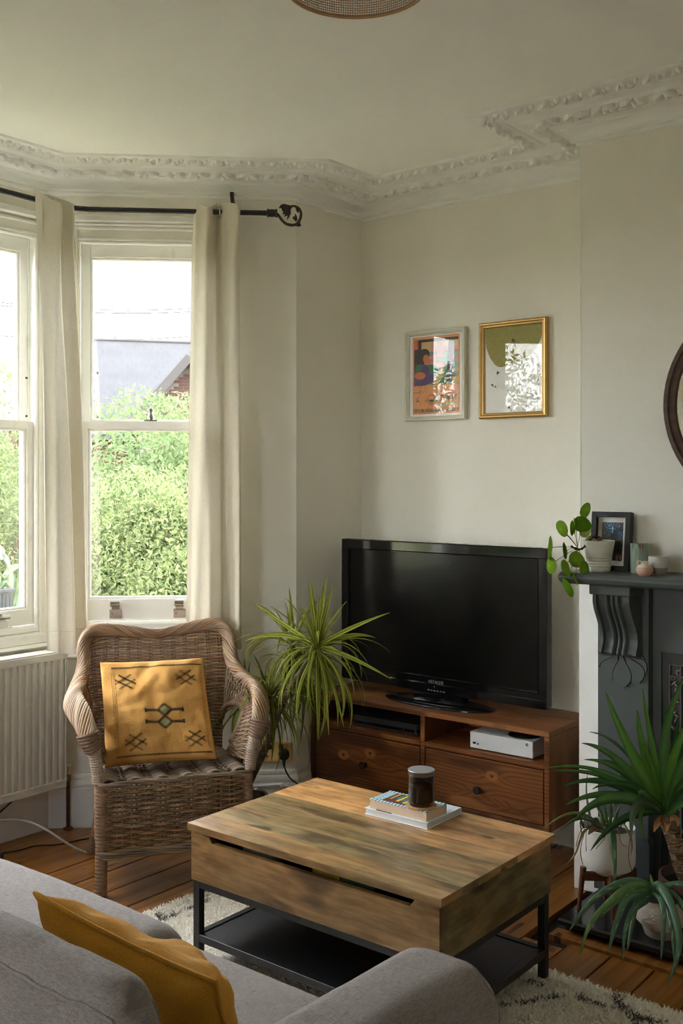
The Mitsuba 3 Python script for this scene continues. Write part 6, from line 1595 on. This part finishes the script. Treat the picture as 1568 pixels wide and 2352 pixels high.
for j in range(ns_):
    xs_ = np.arange(-1.2 + (.12 if j % 2 else 0), 3.0, .245)
    for x in xs_:
        rows_.append(at(sl, HF @ frame([x, -.35, ze + .004], [1, 0, 0]) @ trimesh.transformations.rotation_matrix(tilt, [1, 0, 0]) @ trimesh.transformations.translation_matrix([0, j * .24, .012])))
add(hs + '__slates', cat(rows_), 'mat_slate_roof', kind='stuff')
add(hs + '__ridge_tile', at(tube([(-1.25, 3.0, zr + .02), (9.2, 3.0, zr + .02)], .05, 10), HF), 'mat_barge', True)
# small cross gable with barge boards, brick courses in relief
gx0, gx1, gz0, gzt = -.12, 2.18, 1.2, 4.38
gxm = (gx0 + gx1) / 2
gable = Polygon([(gx0, -.8), (gx1, -.8), (gx1, 3.02), (gxm, gzt), (gx0, 3.02)])
GF = HF @ frame([0, -1.0, 0], [1, 0, 0], [0, 0, 1], [0, -1, 0])
add(hs + '__gable', at(at(prism(gable, 1.2), np.eye(4)), HF @ frame([0, .2, 0], [1, 0, 0], [0, 0, 1], [0, -1, 0])), 'mat_mortar')
bk_ = []
for j, z in enumerate(np.arange(1.6, 4.35, .078)):
    for x in np.arange(gx0 + (.11 if j % 2 else 0), gx1, .228):
        b_ = Polygon([(x, z), (x + .215, z), (x + .215, z + .066), (x, z + .066)])
        if gable.buffer(-.02).contains(b_): bk_.append(box(x, x + .215, z, z + .066, 0, .012))
add(hs + '__brick', at(cat(bk_), GF), 'mat_brick_red', kind='stuff')
for sg in (-1, 1):
    a_, b_ = np.array([gxm, gzt + .10]), np.array([gxm + sg * 1.42, 2.82])
    d_ = (b_ - a_) / np.linalg.norm(b_ - a_)
    add(hs + '__barge_board', at(prism(LineString([a_, b_]).buffer(.10, cap_style=2), 1.5), HF @ frame([0, .2, 0], [1, 0, 0], [0, 0, 1], [0, -1, 0])), 'mat_barge')
HG = frame([*(point(225, 800, 27.0)[:2]), 0], hx, hy)
zg = EYE + (1102 - 772) / FOCAL * 27
gp = Polygon([(-3.2, -.8), (2.4, -.8), (2.4, 2.4), (.50, zg), (-3.2, 2.2)])
add(hs + '__side_gable', at(prism(gp, .5), HG @ frame([0, 2.4, 0], [1, 0, 0], [0, 0, 1], [0, -1, 0])), 'mat_brick_red')
add(hs + '__verge', at(cat([prism(LineString([(-3.2, 2.2), (.50, zg), (1.15, zg - .75)]).buffer(.07), .6)]), HG @ frame([0, 2.45, 0], [1, 0, 0], [0, 0, 1], [0, -1, 0])), 'mat_barge')
add(hs + '__finial', at(lathe([(0, 0), (.08, 0), (.05, .12), (.09, .2), (0, .34)], 12), HG @ frame([.50, 2.2, zg], [1, 0, 0])), 'mat_barge', 40)
mat('mat_wire', (.012, .012, .013), .7)
for lb, a, b in (('upper telephone wire crossing the sky in both windows', (-120, 681, 15), (520, 704, 17)), ('lower telephone wire of the close pair', (-120, 688, 15.2), (520, 712, 17.2)), ('faint single wire low in the sky just above the roof', (-120, 761, 15), (520, 766, 17))):
    k = thing('telephone_wire', lb, 'wire'); A_, B_ = point(*a), point(*b); d_ = B_ - A_
    add(k, tube(np.array([A_ + d_ * t - [0, 0, .12 * math.sin(math.pi * t)] for t in np.linspace(-.4, 1.4, 24)]), .0055, 6), 'mat_wire', True)

# stone mullion between the two windows, outside, with a carved capital
st_ = thing('stone_column', 'white carved stone column outside between the two windows', 'column')
mat('mat_stone', (.34, .34, .33), .8)
sx, sy = -4.03, 2.875
add(st_ + '__shaft', lathe([(.045, -.7), (.045, 1.52), (.052, 1.54), (.060, 1.575), (.046, 1.60), (.046, 1.635), (.062, 1.65), (.070, 1.675), (.062, 1.70), (.045, 1.715), (.045, 2.24), (.052, 2.262)], 28, (sx, sy, 0)), 'mat_stone', 40)
add(st_ + '__capital', cat([lathe([(.050, 2.262), (.055, 2.28), (.068, 2.32), (.085, 2.355), (.075, 2.362), (.075, 2.375), (.0, 2.376)], 28, (sx, sy, 0)), box(sx - .11, sx + .11, sy - .11, sy + .11, 2.375, 2.42, .006), box(sx - .125, sx + .125, sy - .125, sy + .125, 2.42, 2.60, .006)]), 'mat_stone', 30)
pl_ = []
for k in range(10):
    a_ = k * 2 * np.pi / 10; o = np.array([math.cos(a_), math.sin(a_), 0])
    v, f, _ = ribbon(bez(np.array([sx, sy, 2.275]) + o * .052, np.array([sx, sy, 2.33]) + o * .07, np.array([sx, sy, 2.335]) + o * .105, 10), np.tile(np.cross(o, [0, 0, 1.]), (10, 1)), .021 * np.array([.7, .9, 1, 1, 1, .95, .85, .7, .5, .15]), -.35); pl_.append(TM(v, f))
add(st_ + '__capital_leaf', cat(pl_), 'mat_stone', True, kind='stuff')

# planter on the outer sill
k = thing('planter', 'ribbed grey metal planter on the outside sill of the left-hand window', 'planter')
mat('mat_zinc', (.035, .042, .050), .5)
zx0, zx1, zy0, zy1 = -4.20, -4.06, 2.05, 2.700
add(k + '__trough', cat([box(zx0, zx1, zy0, zy1, .835, 1.000, .004), box(zx0 - .008, zx1 + .008, zy0 - .008, zy1 + .008, .994, 1.012, .004)] + [box(zx1 - .001, zx1 + .004, y, y + .010, .85, .990, .002) for y in np.arange(zy0 + .01, zy1 - .01, .020)]), 'mat_zinc')
add(k + '__sill', box(-4.26, -3.945, 1.9, 2.88, .745, .8345, .01), 'mat_stone', label='stone ledge the planter stands on')
k = thing('potted_plant', 'grey-green leafy plant standing beside the planter outside the left-hand window', 'plant')
for i in range(34):
    b_ = np.array([-4.12 + trng.normal(0, .03), 2.70 + trng.uniform(-.12, .12), .98 if i % 3 else .9]); az = trng.uniform(0, 6.28); e_ = trng.uniform(.3, 1.4)
    if i < 8: b_ = np.array([-4.12, 2.72 + trng.normal(0, .03), .86 + .04 * i])
    o = np.array([math.cos(az) * math.cos(e_) * .5, math.sin(az) * math.cos(e_) + .15, math.sin(e_)]); L = trng.uniform(.09, .19)
    blade(k + '__leaf', b_, b_ + o * L * .6 + [0, 0, .02], b_ + o * L + [0, 0, -.02], trng.uniform(.012, .022), (.20, .29, .17), mt='mat_tree_leaf', n=10, cols=5)
for i in range(4): add(k + '__stem', tube(spline([(-4.12, 2.715, .84), (-4.13 + trng.normal(0, .01), 2.72 + trng.normal(0, .03), 1.0), (-4.12 + trng.normal(0, .02), 2.72 + trng.normal(0, .05), 1.12)], 10), .004, 6), 'mat_green_stalk', True)
